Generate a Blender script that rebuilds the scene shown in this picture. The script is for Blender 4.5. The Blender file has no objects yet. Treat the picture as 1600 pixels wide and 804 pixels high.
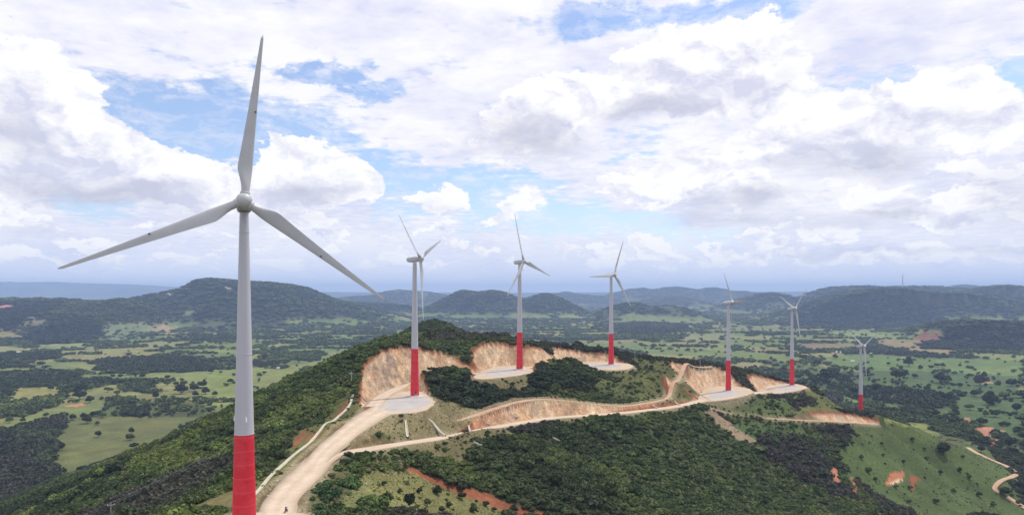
import bpy, bmesh, math, random
import numpy as np
from mathutils import Vector, Matrix

rng = np.random.default_rng(7)
random.seed(7)
scene = bpy.context.scene
COL = scene.collection
F, CX, HY, CZ = 1100.0, 800.0, 458.0, 200.0     # focal length, centre column, horizon row of the 1600 px photograph; camera height


# ------------------------------------------------------------------ small helpers
def W(px, py, Y):
    return ((px - CX) / F * Y, Y, CZ - (py - HY) / F * Y)


def tag(o, label=None, cat=None, group=None, kind=None):
    if label: o['label'] = label
    if cat: o['category'] = cat
    if group: o['group'] = group
    if kind: o['kind'] = kind
    return o


def empty(name, loc, rz=0.0):
    o = bpy.data.objects.new(name, None)
    o.empty_display_size = 1.0
    COL.objects.link(o)
    o.location = loc
    o.rotation_euler = (0, 0, rz)
    return o


def link_mesh(name, me, mat=None, parent=None, loc=None):
    o = bpy.data.objects.new(name, me)
    COL.objects.link(o)
    if mat is not None:
        me.materials.append(mat)
    if parent is not None:
        o.parent = parent
    if loc is not None:
        o.location = loc
    return o


def np_mesh(name, verts, faces_flat, sizes, smooth=True):
    """mesh from numpy arrays; sizes is the number of corners per face"""
    verts = np.asarray(verts, dtype=np.float32)
    faces_flat = np.asarray(faces_flat, dtype=np.int32)
    sizes = np.asarray(sizes, dtype=np.int32)
    me = bpy.data.meshes.new(name)
    me.vertices.add(len(verts))
    me.vertices.foreach_set('co', verts.ravel())
    me.loops.add(len(faces_flat))
    me.loops.foreach_set('vertex_index', faces_flat)
    me.polygons.add(len(sizes))
    starts = np.concatenate(([0], np.cumsum(sizes)[:-1])).astype(np.int32)
    me.polygons.foreach_set('loop_start', starts)
    me.polygons.foreach_set('loop_total', sizes)
    if smooth:
        me.polygons.foreach_set('use_smooth', np.ones(len(sizes), dtype=bool))
    me.update(calc_edges=True)
    return me


class MB:
    """collects shapes, then links them as one mesh object"""
    def __init__(self):
        self.v, self.f = [], []

    def add(self, vs, fs):
        n = len(self.v)
        self.v += [tuple(v) for v in vs]
        self.f += [tuple(i + n for i in f) for f in fs]

    def box(self, c, s, rz=0.0, taper=1.0):
        x, y, z = s[0] / 2, s[1] / 2, s[2] / 2
        vs = []
        for dz, t in ((-z, 1.0), (z, taper)):
            for dx, dy in ((-x, -y), (x, -y), (x, y), (-x, y)):
                X, Y = dx * t, dy * t
                vs.append((c[0] + X * math.cos(rz) - Y * math.sin(rz), c[1] + X * math.sin(rz) + Y * math.cos(rz), c[2] + dz))
        self.add(vs, [(3, 2, 1, 0), (4, 5, 6, 7), (0, 1, 5, 4), (1, 2, 6, 5), (2, 3, 7, 6), (3, 0, 4, 7)])

    def loft(self, rings, closed=True, caps=True):
        n = len(rings[0])
        vs = [p for r in rings for p in r]
        fs = []
        for i in range(len(rings) - 1):
            for j in range(n if closed else n - 1):
                k = (j + 1) % n
                fs.append((i * n + j, i * n + k, (i + 1) * n + k, (i + 1) * n + j))
        if caps:
            fs.append(tuple(range(n - 1, -1, -1)))
            fs.append(tuple((len(rings) - 1) * n + j for j in range(n)))
        self.add(vs, fs)

    def lathe(self, prof, n=24, M=None, caps=True):
        rings = []
        for r, z in prof:
            ring = []
            for j in range(n):
                a = 2 * math.pi * j / n
                p = Vector((r * math.cos(a), r * math.sin(a), z))
                ring.append(tuple(M @ p) if M else tuple(p))
            rings.append(ring)
        self.loft(rings, True, caps)

    def tube(self, a, b, r0, r1=None, n=8):
        a, b = Vector(a), Vector(b)
        r1 = r0 if r1 is None else r1
        d = (b - a).normalized()
        u = d.orthogonal().normalized()
        w = d.cross(u)
        rings = []
        for p, r in ((a, r0), (b, r1)):
            rings.append([tuple(p + (u * math.cos(2 * math.pi * j / n) + w * math.sin(2 * math.pi * j / n)) * r) for j in range(n)])
        self.loft(rings)

    def build(self, name, mat, parent=None, smooth=False, loc=None):
        me = bpy.data.meshes.new(name)
        me.from_pydata(self.v, [], self.f)
        me.update()
        if smooth:
            for p in me.polygons: p.use_smooth = True
            try: me.set_sharp_from_angle(angle=math.radians(40))
            except Exception: pass
        return link_mesh(name, me, mat, parent, loc)


# ------------------------------------------------------------------ numpy noise
def _hash(ix, iy, seed):
    h = (ix.astype(np.int64) * 374761393 + iy.astype(np.int64) * 668265263 + seed * 974711) & 0xffffffff
    h = ((h ^ (h >> 13)) * 1274126177) & 0xffffffff
    h = h ^ (h >> 16)
    return (h & 0xffff) / 65535.0


def vnoise(x, y, seed=0):
    ix, iy = np.floor(x), np.floor(y)
    fx, fy = x - ix, y - iy
    fx = fx * fx * fx * (fx * (fx * 6 - 15) + 10)
    fy = fy * fy * fy * (fy * (fy * 6 - 15) + 10)
    a, b = _hash(ix, iy, seed), _hash(ix + 1, iy, seed)
    c, d = _hash(ix, iy + 1, seed), _hash(ix + 1, iy + 1, seed)
    return (a + (b - a) * fx) * (1 - fy) + (c + (d - c) * fx) * fy


def fbm(x, y, scale, octv=4, seed=0, gain=0.5):
    x, y = np.asarray(x) / scale, np.asarray(y) / scale
    s, a, t = 0.0, 1.0, 0.0
    for o in range(octv):
        s = s + a * vnoise(x + 17.3 * o, y - 9.1 * o, seed + o)
        t += a
        a *= gain
        x, y = x * 2.03, y * 2.03
    return s / t


def sstep(a, b, x):
    t = np.clip((x - a) / (b - a), 0, 1)
    return t * t * (3 - 2 * t)


def lerp(a, b, t):
    return a + (b - a) * t


# ------------------------------------------------------------------ natural ground of the ridge: scattered spot heights
SPOT = [
    # crest line and its left shoulder
    (-60, 158, 140), (-60, 60, 138), (-50, -60, 142), (-40, -220, 150), (-64, 210, 140.5), (-72, 250, 141), (-80, 320, 141),
    (-80, 365, 141), (-88, 400, 148), (-93, 435, 157), (-90, 465, 162), (-72, 489, 163), (-46, 505, 156), (-30, 514, 150),
    (-100, 340, 135), (-112, 400, 143), (-122, 450, 150), (-118, 520, 153), (-95, 560, 165), (-70, 530, 163),
    (-57, 409, 143), (-40, 400, 138), (-60, 440, 152), (-50, 470, 152), (-40, 540, 161),
    # hill behind the second and third tower
    (-89, 650, 159), (-105, 720, 152), (-116, 800, 141), (-98, 900, 165), (-60, 900, 150), (-70, 780, 149),
    (-47, 563, 163.5), (-33, 575, 163.5), (-20, 580, 163), (0, 578, 160), (18, 575, 156), (37, 592, 149), (-25, 680, 155), (33, 720, 148),
    (0, 524, 148), (20, 530, 145), (-20, 500, 143), (47, 655, 149), (70, 668, 146), (91, 668, 144), (111, 662, 137.5), (101, 740, 139), (133, 730, 133),
    (88, 629, 139), (40, 610, 144),
    # knob with dark bushes
    (-25, 497, 142), (-44, 440, 142), (-36, 395, 130), (-2, 468, 136), (24, 486, 135), (15, 500, 143), (60, 530, 130),
    (66, 600, 137), (95, 560, 124), (136, 600, 128), (125, 640, 131), (60, 480, 126),
    # along the main road
    (-61, 257, 140), (-46, 303, 132.5), (-34, 346, 126), (-28, 378, 126.5), (-46, 330, 130), (-7, 404, 129), (10, 440, 130), (40, 470, 127), (65, 490, 122), (0, 385, 118), (40, 432, 112), (75, 462, 108), (-14, 340, 119),
    (90, 500, 115), (92, 522, 119.5), (158, 620, 116), (150, 598, 118), (126, 540, 112), (142, 563, 117), (155, 570, 111),
    # bench of the fifth, sixth and seventh tower
    (160, 640, 131), (185, 682, 127), (213, 690, 122), (226, 680, 111), (197, 642, 117), (240, 690, 107), (262, 715, 111), (291, 733, 105), (320, 740, 96),
    (335, 765, 80), (350, 725, 77), (378, 764, 70), (268, 676, 101), (300, 690, 93), (325, 715, 83), (395, 735, 68), (372, 716, 71), (420, 720, 58), (178, 590, 104), (211, 615, 102), (218, 632, 106), (204, 588, 96), (236, 606, 91.5), (252, 645, 98.5), (285, 640, 84), (285, 700, 99.5), (330, 672, 76.5), (356, 690, 72),
    (420, 800, 40), (300, 790, 95),
    # slope below the main road
    (-41, 225, 133), (-24, 265, 119), (8, 300, 107), (64, 354, 92), (134, 420, 70), (219, 482, 50), (331, 560, 27), (460, 640, 2),
    (136, 500, 90), (196, 540, 80), (279, 614, 65), (372, 682, 50), (484, 760, 33), (360, 610, 32), (573, 830, 15), (525, 760, 18), (40, 400, 106), (90, 450, 100),
    # left flank
    (-245, 300, 80), (-300, 250, 55), (-480, 300, -5), (-160, 350, 116), (-149, 265, 113), (-250, 500, 93), (-500, 500, -3), (-390, 500, 36), (-300, 700, 66),
    (-510, 700, -3), (-410, 700, 27), (-300, 900, 64), (-420, 900, 16), (-530, 900, -4), (-180, 800, 118), (-180, 620, 128), (-350, 1100, 38), (-520, 1100, -4), (-100, 1100, 105),
    (-318, 1000, 56), (-440, 1250, -2), (-250, 1300, 40), (-80, 1300, 65), (-50, 1550, -6), (-350, 1500, -8),
    # right rear flank
    (45, 900, 126), (200, 900, 98), (218, 800, 113), (345, 950, 68), (550, 1000, 6), (300, 1200, 36), (500, 1300, -6), (100, 1200, 86), (250, 1500, -6), (450, 880, 40), (620, 900, 2),
    # foreground under the camera
    (0, 0, 128), (60, 100, 112), (100, 200, 95), (-200, 100, 92), (-400, 200, 20), (200, 200, 65), (300, 300, 42), (400, 400, 18), (-500, 0, -4), (300, -100, 30),
    (500, 200, -4), (560, 500, -4), (640, 700, -4), (0, -500, 40), (-400, -400, 0), (400, -400, 0), (0, -900, -8), (700, 1000, -8), (-700, 600, -10), (-700, 1000, -10), (750, 600, -10), (700, 0, -10), (-700, 0, -10),
    (0, 1900, -10), (-500, 1800, -10), (500, 1800, -10),
]
SPOT = np.array(SPOT, dtype=float)


def _kern(r2):
    return np.sqrt(r2 + 14.0 ** 2)


_d2 = ((SPOT[:, None, :2] - SPOT[None, :, :2]) ** 2).sum(-1)
_n = len(SPOT)
_A = np.zeros((_n + 1, _n + 1))
_A[:_n, :_n] = -_kern(_d2) + np.eye(_n) * -1.0
_A[:_n, _n] = 1
_A[_n, :_n] = 1
_wts = np.linalg.solve(_A, np.concatenate((SPOT[:, 2], [0])))


def ridge_nat(x, y):
    out = np.full(x.shape, -20.0)
    m = (np.hypot(x, (y - 500) * 0.8) < 1150)
    xs, ys = x[m], y[m]
    res = np.empty(xs.shape)
    for i in range(0, len(xs), 40000):
        sx, sy = xs[i:i + 40000, None], ys[i:i + 40000, None]
        res[i:i + 40000] = -_kern((sx - SPOT[None, :, 0]) ** 2 + (sy - SPOT[None, :, 1]) ** 2) @ _wts[:_n] + _wts[_n]
    out[m] = res
    return out


# far hills: skyline (px row per px column) at a distance, front depth, back depth
HILLS = [
    (22000, 5000, 3000, [(-300, 446), (-200, 443), (0, 441), (90, 440), (130, 442), (210, 444), (260, 447), (330, 451), (450, 455), (600, 456.5), (800, 457), (1000, 456), (1250, 455), (1400, 455), (1700, 454), (1900, 455)]),
    (4300, 1400, 1500, [(-400, 470), (-100, 468), (0, 467), (12, 469), (30, 470), (60, 467), (90, 470), (130, 471.5), (180, 471), (215, 467), (250, 478), (300, 505), (330, 525)]),
    (5000, 1100, 1500, [(130, 505), (180, 478), (215, 466), (240, 460), (270, 455), (300, 450), (312, 444), (325, 439), (340, 436), (358, 438), (375, 441), (400, 441), (430, 443), (455, 447), (470, 453), (490, 461), (505, 467), (530, 473), (560, 480), (600, 490), (640, 505)]),
    (6500, 700, 1200, [(400, 486), (490, 474), (520, 470), (560, 473), (600, 474), (640, 478), (690, 490)]),
    (11000, 1500, 1500, [(500, 470), (540, 465), (560, 463), (590, 461), (605, 456), (625, 453), (650, 455), (670, 456), (690, 460), (730, 466), (800, 468)]),
    (6200, 900, 1300, [(610, 500), (640, 489), (665, 481), (690, 469), (712, 458), (722, 453.5), (735, 455), (748, 457), (765, 454), (780, 455), (795, 460), (808, 466), (820, 467), (835, 463), (848, 459), (862, 460), (875, 465), (890, 474), (905, 482), (935, 495)]),
    (12000, 1800, 2000, [(820, 470), (860, 460), (885, 456), (900, 459), (930, 462), (950, 462), (965, 458), (985, 452), (1005, 450), (1020, 453), (1040, 449), (1060, 448), (1075, 451), (1095, 453), (1110, 449), (1125, 451), (1145, 455), (1165, 455), (1180, 459), (1210, 466), (1240, 470)]),
    (9500, 1000, 1000, [(980, 474), (1010, 469), (1040, 464), (1060, 463), (1080, 466), (1110, 474)]),
    (5300, 600, 900, [(930, 494), (945, 484), (965, 477), (985, 473), (1000, 474), (1015, 480), (1030, 478), (1050, 478), (1070, 482), (1100, 494)]),
    (7500, 1100, 1500, [(1110, 486), (1135, 478), (1160, 468), (1180, 460), (1195, 458), (1215, 461), (1235, 466), (1260, 472), (1310, 484)]),
    (5000, 750, 1500, [(1190, 506), (1215, 498), (1240, 490), (1262, 482), (1290, 471), (1320, 461), (1350, 455), (1380, 451.5), (1410, 451.5), (1430, 455), (1450, 457.5), (1500, 458), (1530, 462), (1560, 468), (1640, 480), (1800, 490)]),
    (7200, 1000, 1500, [(1200, 486), (1230, 476), (1255, 465), (1280, 455), (1300, 449), (1340, 447), (1375, 448), (1420, 448), (1450, 447), (1480, 449), (1520, 452), (1600, 457), (1700, 460)]),
    (11000, 1200, 1500, [(1440, 458), (1480, 449), (1495, 446), (1508, 445), (1525, 447), (1560, 449), (1600, 452), (1700, 458)]),
    (6000, 900, 1500, [(1480, 470), (1500, 461), (1530, 453), (1555, 447.5), (1575, 446), (1600, 449), (1650, 451), (1750, 452), (1900, 460)]),
    (3000, 420, 900, [(1420, 550), (1445, 536), (1470, 519), (1490, 508), (1500, 504), (1520, 501), (1560, 503), (1600, 505), (1700, 500), (1850, 505)]),
]


def hills(x, y):
    z = np.full(x.shape, -30.0)
    wig = fbm(x, y, 900, 4, 31) - 0.5
    gul = np.abs(fbm(x, y, 420, 4, 77) - 0.5)
    for Y0, wf, wb, sky in HILLS:
        sky = np.array(sky, float)
        xs = (sky[:, 0] - CX) / F * Y0
        hs = CZ - (sky[:, 1] - HY) / F * Y0
        m = (y > Y0 - wf * 1.5) & (y < Y0 + wb * 1.6) & (x > xs[0]) & (x < xs[-1])
        if not m.any(): continue
        yy = y[m] + wig[m] * wf * 0.7
        h = np.interp(x[m], xs, hs)
        d = yy - Y0
        # the crest keeps to its own line so that the skyline is right
        d = np.where(np.abs(y[m] - Y0) < wf * 0.12, y[m] - Y0, d)
        t = np.where(d < 0, -d / wf, d / wb)
        s = np.where(t < 1, 0.5 + 0.5 * np.cos(np.pi * np.clip(t, 0, 1)), 0.0)
        s = np.where(d < 0, s ** 1.25, s)
        hh = -12 + (h + 12) * s
        hh = hh - gul[m] * (h * 0.62) * 4 * s * (1 - s)
        z[m] = np.maximum(z[m], hh)
    return z


def plain(x, y):
    return 6.0 * (fbm(x, y, 900, 3, 5) - 0.5) + 1.5 * (fbm(x, y, 160, 3, 6) - 0.5)


def smax(a, b, k):
    h = np.clip(0.5 + 0.5 * (a - b) / k, 0, 1)
    return b + (a - b) * h + k * h * (1 - h)


def line_side(x, y, P):
    """distance from the centre line, level there, +1 on the left of the line"""
    best = np.full(x.shape, 1e18); z = np.zeros(x.shape); sg = np.ones(x.shape); px = np.zeros(x.shape)
    for a, b in zip(P[:-1], P[1:]):
        dx, dy = b[0] - a[0], b[1] - a[1]
        t = np.clip(((x - a[0]) * dx + (y - a[1]) * dy) / (dx * dx + dy * dy + 1e-9), 0, 1)
        d = (x - a[0] - t * dx) ** 2 + (y - a[1] - t * dy) ** 2
        m = d < best
        best = np.where(m, d, best)
        z = np.where(m, a[2] + (b[2] - a[2]) * t, z)
        px = np.where(m, a[0] + dx * t, px)
        sg = np.where(m, np.sign(dx * (y - a[1]) - dy * (x - a[0])), sg)
    return np.sqrt(best), z, sg, px


BANKS = []          # (line, bank height along x, distance of the crest, distance where the old slope begins, slope below the line)


def banks(x, y, r):
    m = (y > 320) & (y < 760) & (x > -60) & (x < 400)
    if not m.any(): return r
    xs, ys = x[m], y[m]
    q = r[m]
    for P, (hx, hh), d0, d1, dn in BANKS:
        d, z, sg, px = line_side(xs, ys, P)
        h = np.interp(px, hx, hh)
        w = sstep(0, 1.5, h)
        T = z + h + (d - d0) * .22
        q = np.where((sg > 0) & (d < d1), lerp(q, lerp(T, q, sstep(d0 + 3, d1, d)), w), q)
        cap = z - dn * np.maximum(d - 7, 0)
        q = np.where((sg <= 0) & (d < 42) & (w > 0), np.where(d < 24, np.minimum(q, cap), lerp(np.minimum(q, cap), q, sstep(24, 42, d))), q)
    r = r.copy()
    r[m] = q
    return r


def natural(x, y):
    r = banks(x, y, ridge_nat(x, y))
    up = sstep(8, 50, r)
    r = r + up * (2.2 * (fbm(x, y, 70, 4, 11) - 0.5) + 5 * (fbm(x, y, 150, 2, 12) - 0.5) * sstep(0, 1, np.hypot(x + 40, y - 430) / 400))
    z = smax(r, plain(x, y), 6.0)
    return np.maximum(z, hills(x, y)), r


# ------------------------------------------------------------------ earthworks: roads and levelled pads
def dense(pts, step=4.0):
    pts = np.array(pts, float)
    # Catmull-Rom through the points
    P = np.vstack((2 * pts[0] - pts[1], pts, 2 * pts[-1] - pts[-2]))
    out = []
    for i in range(1, len(P) - 2):
        n = max(2, int(np.linalg.norm(P[i + 1, :2] - P[i, :2]) / step))
        for t in np.linspace(0, 1, n, endpoint=False):
            p0, p1, p2, p3 = P[i - 1], P[i], P[i + 1], P[i + 2]
            out.append(0.5 * ((2 * p1) + (-p0 + p2) * t + (2 * p0 - 5 * p1 + 4 * p2 - p3) * t * t + (-p0 + 3 * p1 - 3 * p2 + p3) * t ** 3))
    out.append(P[-2])
    return np.array(out)


def from_px(lst, hw_default=4.5):
    """(px, row, depth below camera[, half width]) -> (x, y, z, half width)"""
    out = []
    for q in lst:
        px, py, D = q[:3]
        Y = F * D / (py - HY)
        out.append(((px - CX) / F * Y, Y, CZ - D, q[3] if len(q) > 3 else hw_default))
    return out


R_MAIN = dense([(-52, 20, 139.5, 5), (-46, 90, 140, 5), (-50, 140, 140, 5)] + from_px([
    (432, 804, 60, 5), (449, 770, 60, 5), (478, 740, 60, 5.6), (508, 713, 60.3, 5.5), (560, 704, 62.6, 4.6), (620, 694, 66, 4.2), (700, 682, 71.5, 4), (780, 666, 76, 4),
    (860, 653, 79, 4), (930, 648, 82, 4), (1000, 642, 85, 4), (1060, 634, 88, 4), (1100, 625, 89, 5), (1150, 618, 90, 6), (1195, 612, 94, 6)]))
R_UP = dense(from_px([(490, 727, 60, 4), (512, 702, 60, 5), (548, 672, 60, 6), (580, 650, 60, 8), (605, 634, 60, 8)]))
R_LOOP = dense([(-74, 372, 140, 5), (-75, 405, 140.3, 4.5), (-71, 440, 140.8, 4), (-60, 470, 141.2, 3.6), (-44, 490, 141.8, 3.6), (-26, 502, 142.6, 4), (-10, 518, 143, 5)])
R_T34 = dense([(10, 540, 143, 5), (30, 565, 141.5, 4), (48, 600, 138.5, 4), (66, 630, 136, 5), (85, 640, 136, 5)])
TRK_UP = dense([(-32, 384, 130, 1.5), (-20, 406, 130, 1.5), (-6, 430, 130, 1.5), (10, 455, 130.5, 1.5), (28, 473, 130, 1.5), (50, 488, 127, 1.5), (72, 504, 123.5, 1.5), (95, 527, 120, 1.5), (122, 562, 119, 1.5), (139, 606, 124, 1.6), (159, 648, 131, 1.6), (172, 676, 130.5, 1.6), (196, 694, 127, 1.6)])
TRK_T7 = dense([(150, 566, 110, 1.6), (178, 576, 101.5, 1.6), (204, 589, 96, 1.6), (236, 606, 91.5, 1.8), (285, 640, 84, 2.2), (330, 672, 76.5, 2.6), (356, 690, 72, 2.6)])
BANKS.append((R_MAIN[R_MAIN[:, 1] > 300], ((-40, -25, -10, 2, 20, 40, 60, 80, 95, 130, 150, 158), (0, 3, 6.5, 9, 9.8, 9, 6, 3.6, 3, 4, 3, 0)), 14, 34, .34))
TRK_T7[:, 2] = np.where(TRK_T7[:, 1] < 640, np.maximum(TRK_T7[:, 2], natural(TRK_T7[:, 0], TRK_T7[:, 1])[0] - .3), TRK_T7[:, 2])
TRK_T7[:, 2] = np.convolve(np.pad(TRK_T7[:, 2], 3, mode='edge'), np.ones(7) / 7, 'valid')
BANKS.append((TRK_T7, ((226, 240, 258, 280, 305, 328, 345, 357), (0, 2.0, 4, 6, 7.5, 8, 7, 5)), 10, 26, .3))
for _t in (TRK_UP,):
    _nz = natural(_t[:, 0], _t[:, 1])[0] - .4
    _t[:, 2] = np.convolve(np.pad(_nz, 3, mode='edge'), np.ones(7) / 7, 'valid')
PADS = {
    'T1': (140.0, [(-86, 120), (-46, 122), (-40, 160), (-52, 192), (-76, 194), (-88, 165)]),
    'T2': (140.0, [W(p, q, 60 * F / (q - HY))[:2] for p, q in ((572, 652), (582, 640), (598, 622), (622, 613), (648, 610), (662, 613), (681, 625), (676, 636), (655, 645), (620, 646))]),
    'T3': (143.0, [W(p, q, 57 * F / (q - HY))[:2] for p, q in ((738, 592), (745, 583), (765, 575), (790, 571), (815, 571), (832, 576), (835, 582), (800, 588), (765, 592))]),
    'T4': (136.0, [W(p, q, 64 * F / (q - HY))[:2] for p, q in ((875, 569), (905, 565.5), (950, 564.5), (990, 569), (988, 576), (962, 579), (920, 577), (885, 574))]),
    'T5': (111.0, [W(p, q, 89 * F / (q - HY))[:2] for p, q in ((1092, 618), (1100, 608), (1120, 603), (1150, 603), (1172, 607), (1180, 614), (1150, 622), (1108, 628), (1090, 626))]),
    'T6': (104.0, [W(p, q, 96 * F / (q - HY))[:2] for p, q in ((1182, 616), (1192, 606), (1212, 600), (1240, 599), (1260, 603), (1262, 606), (1245, 611), (1205, 616))]),
}


def round_poly(poly, n=2):
    p = np.array(poly, float)
    for _ in range(n):
        q = np.roll(p, -1, 0)
        p = np.stack((0.75 * p + 0.25 * q, 0.25 * p + 0.75 * q), 1).reshape(-1, 2)
    return p


PADS = {k: (z, round_poly(p)) for k, (z, p) in PADS.items()}


def in_poly(x, y, poly):
    poly = np.asarray(poly, float)
    ins = np.zeros(x.shape, bool)
    x0, y0 = poly[-1]
    for x1, y1 in poly:
        c = ((y1 > y) != (y0 > y))
        if y1 != y0:
            ins ^= c & (x < (x0 - x1) * (y - y1) / (y0 - y1) + x1)
        x0, y0 = x1, y1
    return ins


def poly_dist(x, y, poly):
    poly = np.asarray(poly, float)
    d = np.full(x.shape, 1e18)
    a = poly
    b = np.roll(poly, -1, 0)
    for (ax, ay), (bx, by) in zip(a, b):
        dx, dy = bx - ax, by - ay
        t = np.clip(((x - ax) * dx + (y - ay) * dy) / (dx * dx + dy * dy + 1e-9), 0, 1)
        d = np.minimum(d, (x - ax - t * dx) ** 2 + (y - ay - t * dy) ** 2)
    d = np.sqrt(d)
    return np.where(in_poly(x, y, poly), -d, d)


def line_dist(x, y, P):
    """signed distance beyond the half width, level of the nearest point"""
    best = np.full(x.shape, 1e18)
    z = np.zeros(x.shape)
    hw = np.zeros(x.shape)
    for a, b in zip(P[:-1], P[1:]):
        dx, dy = b[0] - a[0], b[1] - a[1]
        t = np.clip(((x - a[0]) * dx + (y - a[1]) * dy) / (dx * dx + dy * dy + 1e-9), 0, 1)
        d = (x - a[0] - t * dx) ** 2 + (y - a[1] - t * dy) ** 2
        m = d < best
        best = np.where(m, d, best)
        z = np.where(m, a[2] + (b[2] - a[2]) * t, z)
        hw = np.where(m, a[3] + (b[3] - a[3]) * t, hw)
    return np.sqrt(best) - hw, z


FEATURES = [(R_MAIN, 0.95, 0.85, 1.2), (R_UP, 1.1, 0.55, 1.2), (R_LOOP, 1.15, 0.7, 1.2), (R_T34, 1.1, 0.7, 1.2), (TRK_UP, 1.7, 0.7, 0.6), (TRK_T7, 0.8, 0.8, 0.8)]
PADSLOPE = {'T1': (0.9, 0.6), 'T2': (1.1, 0.42), 'T3': (1.05, 0.75), 'T4': (0.95, 0.7), 'T5': (0.85, 0.7), 'T6': (0.8, 0.7)}


def ground(x, y, full=False):
    """height of the finished ground, and what the diggers did to it"""
    x, y = np.asarray(x, float), np.asarray(y, float)
    nat, r = natural(x, y)
    z = nat.copy()
    near = np.full(x.shape, 1e9)
    cut = np.zeros(x.shape)
    m = (y > 0) & (y < 860) & (x > -220) & (x < 460)
    if m.any():
        xs, ys, n0 = x[m], y[m], nat[m]
        jag = 1 + 0.14 * (fbm(xs, ys, 7, 3, 41) - 0.5) + 0.10 * (fbm(xs, ys, 34, 2, 42) - 0.5)
        up = np.full(xs.shape, 1e9)
        lo = np.full(xs.shape, -1e9)
        ins = np.full(xs.shape, np.nan)
        dn = np.full(xs.shape, 1e9)
        fl = [(line_dist(xs, ys, P), sc, sf, mg) for P, sc, sf, mg in FEATURES]
        fl += [((poly_dist(xs, ys, p), np.full(xs.shape, zp)), *PADSLOPE[k], 1.2) for k, (zp, p) in PADS.items()]
        for (d, zc), sc, sf, mg in fl:
            e = np.maximum(d - mg, 0)
            up = np.minimum(up, zc + sc * jag * e)
            lo = np.maximum(lo, zc - sf * e)
            ins = np.where((d < mg) & (d < dn), zc, ins)
            dn = np.minimum(dn, d)
        zz = np.maximum(np.minimum(n0, up), np.minimum(lo, up))
        zz = np.where(np.isnan(ins), zz, ins)
        z[m] = zz
        near[m] = dn
        dR, zR = fl[0][0]
        face = (zz >= zR + .8 * np.maximum(dR - 1.2, 0) - .6) & (dR > 2.0) & (dR < 13) & (dn > 1.4) & np.isnan(ins) & (xs > -22) & (ys > 385) & (ys < 540) & (ys > (391 + .62 * xs)) & (zz > zR + 1.0)
        cut[m] = np.where(face, np.maximum(n0 - zz, 3.6), n0 - zz)
    if full:
        return z, nat, r, near, cut
    return z


_T = np.exp(np.linspace(math.log(90), math.log(26000), 2600))


def hit(px, py):
    """where the sight line through a pixel meets the ground"""
    x = (px - CX) / F * _T
    zl = CZ - (py - HY) / F * _T
    g = ground(x, _T)
    k = np.argmax(g >= zl)
    if g[k] < zl[k]: k = len(_T) - 1
    if k > 0:
        a = zl[k - 1] - g[k - 1]; b = g[k] - zl[k]
        t = _T[k - 1] + (_T[k] - _T[k - 1]) * a / max(a + b, 1e-6)
    else:
        t = _T[0]
    xx = (px - CX) / F * t
    return xx, t, float(ground(np.array([xx]), np.array([t]))[0])


def hits(pts):
    return [hit(*p)[:2] for p in pts]


# ------------------------------------------------------------------ land cover
def C(*rgb): return np.array(rgb, float)


GRASS = C(.105, .125, .042)
PAL_TREE = {'dark': C(.034, .047, .021), 'mid': C(.074, .104, .034), 'lite': C(.15, .19, .046), 'grey': C(.062, .058, .048), 'green': C(.058, .106, .038), 'cloud_shade': C(.019, .028, .020)}

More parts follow.
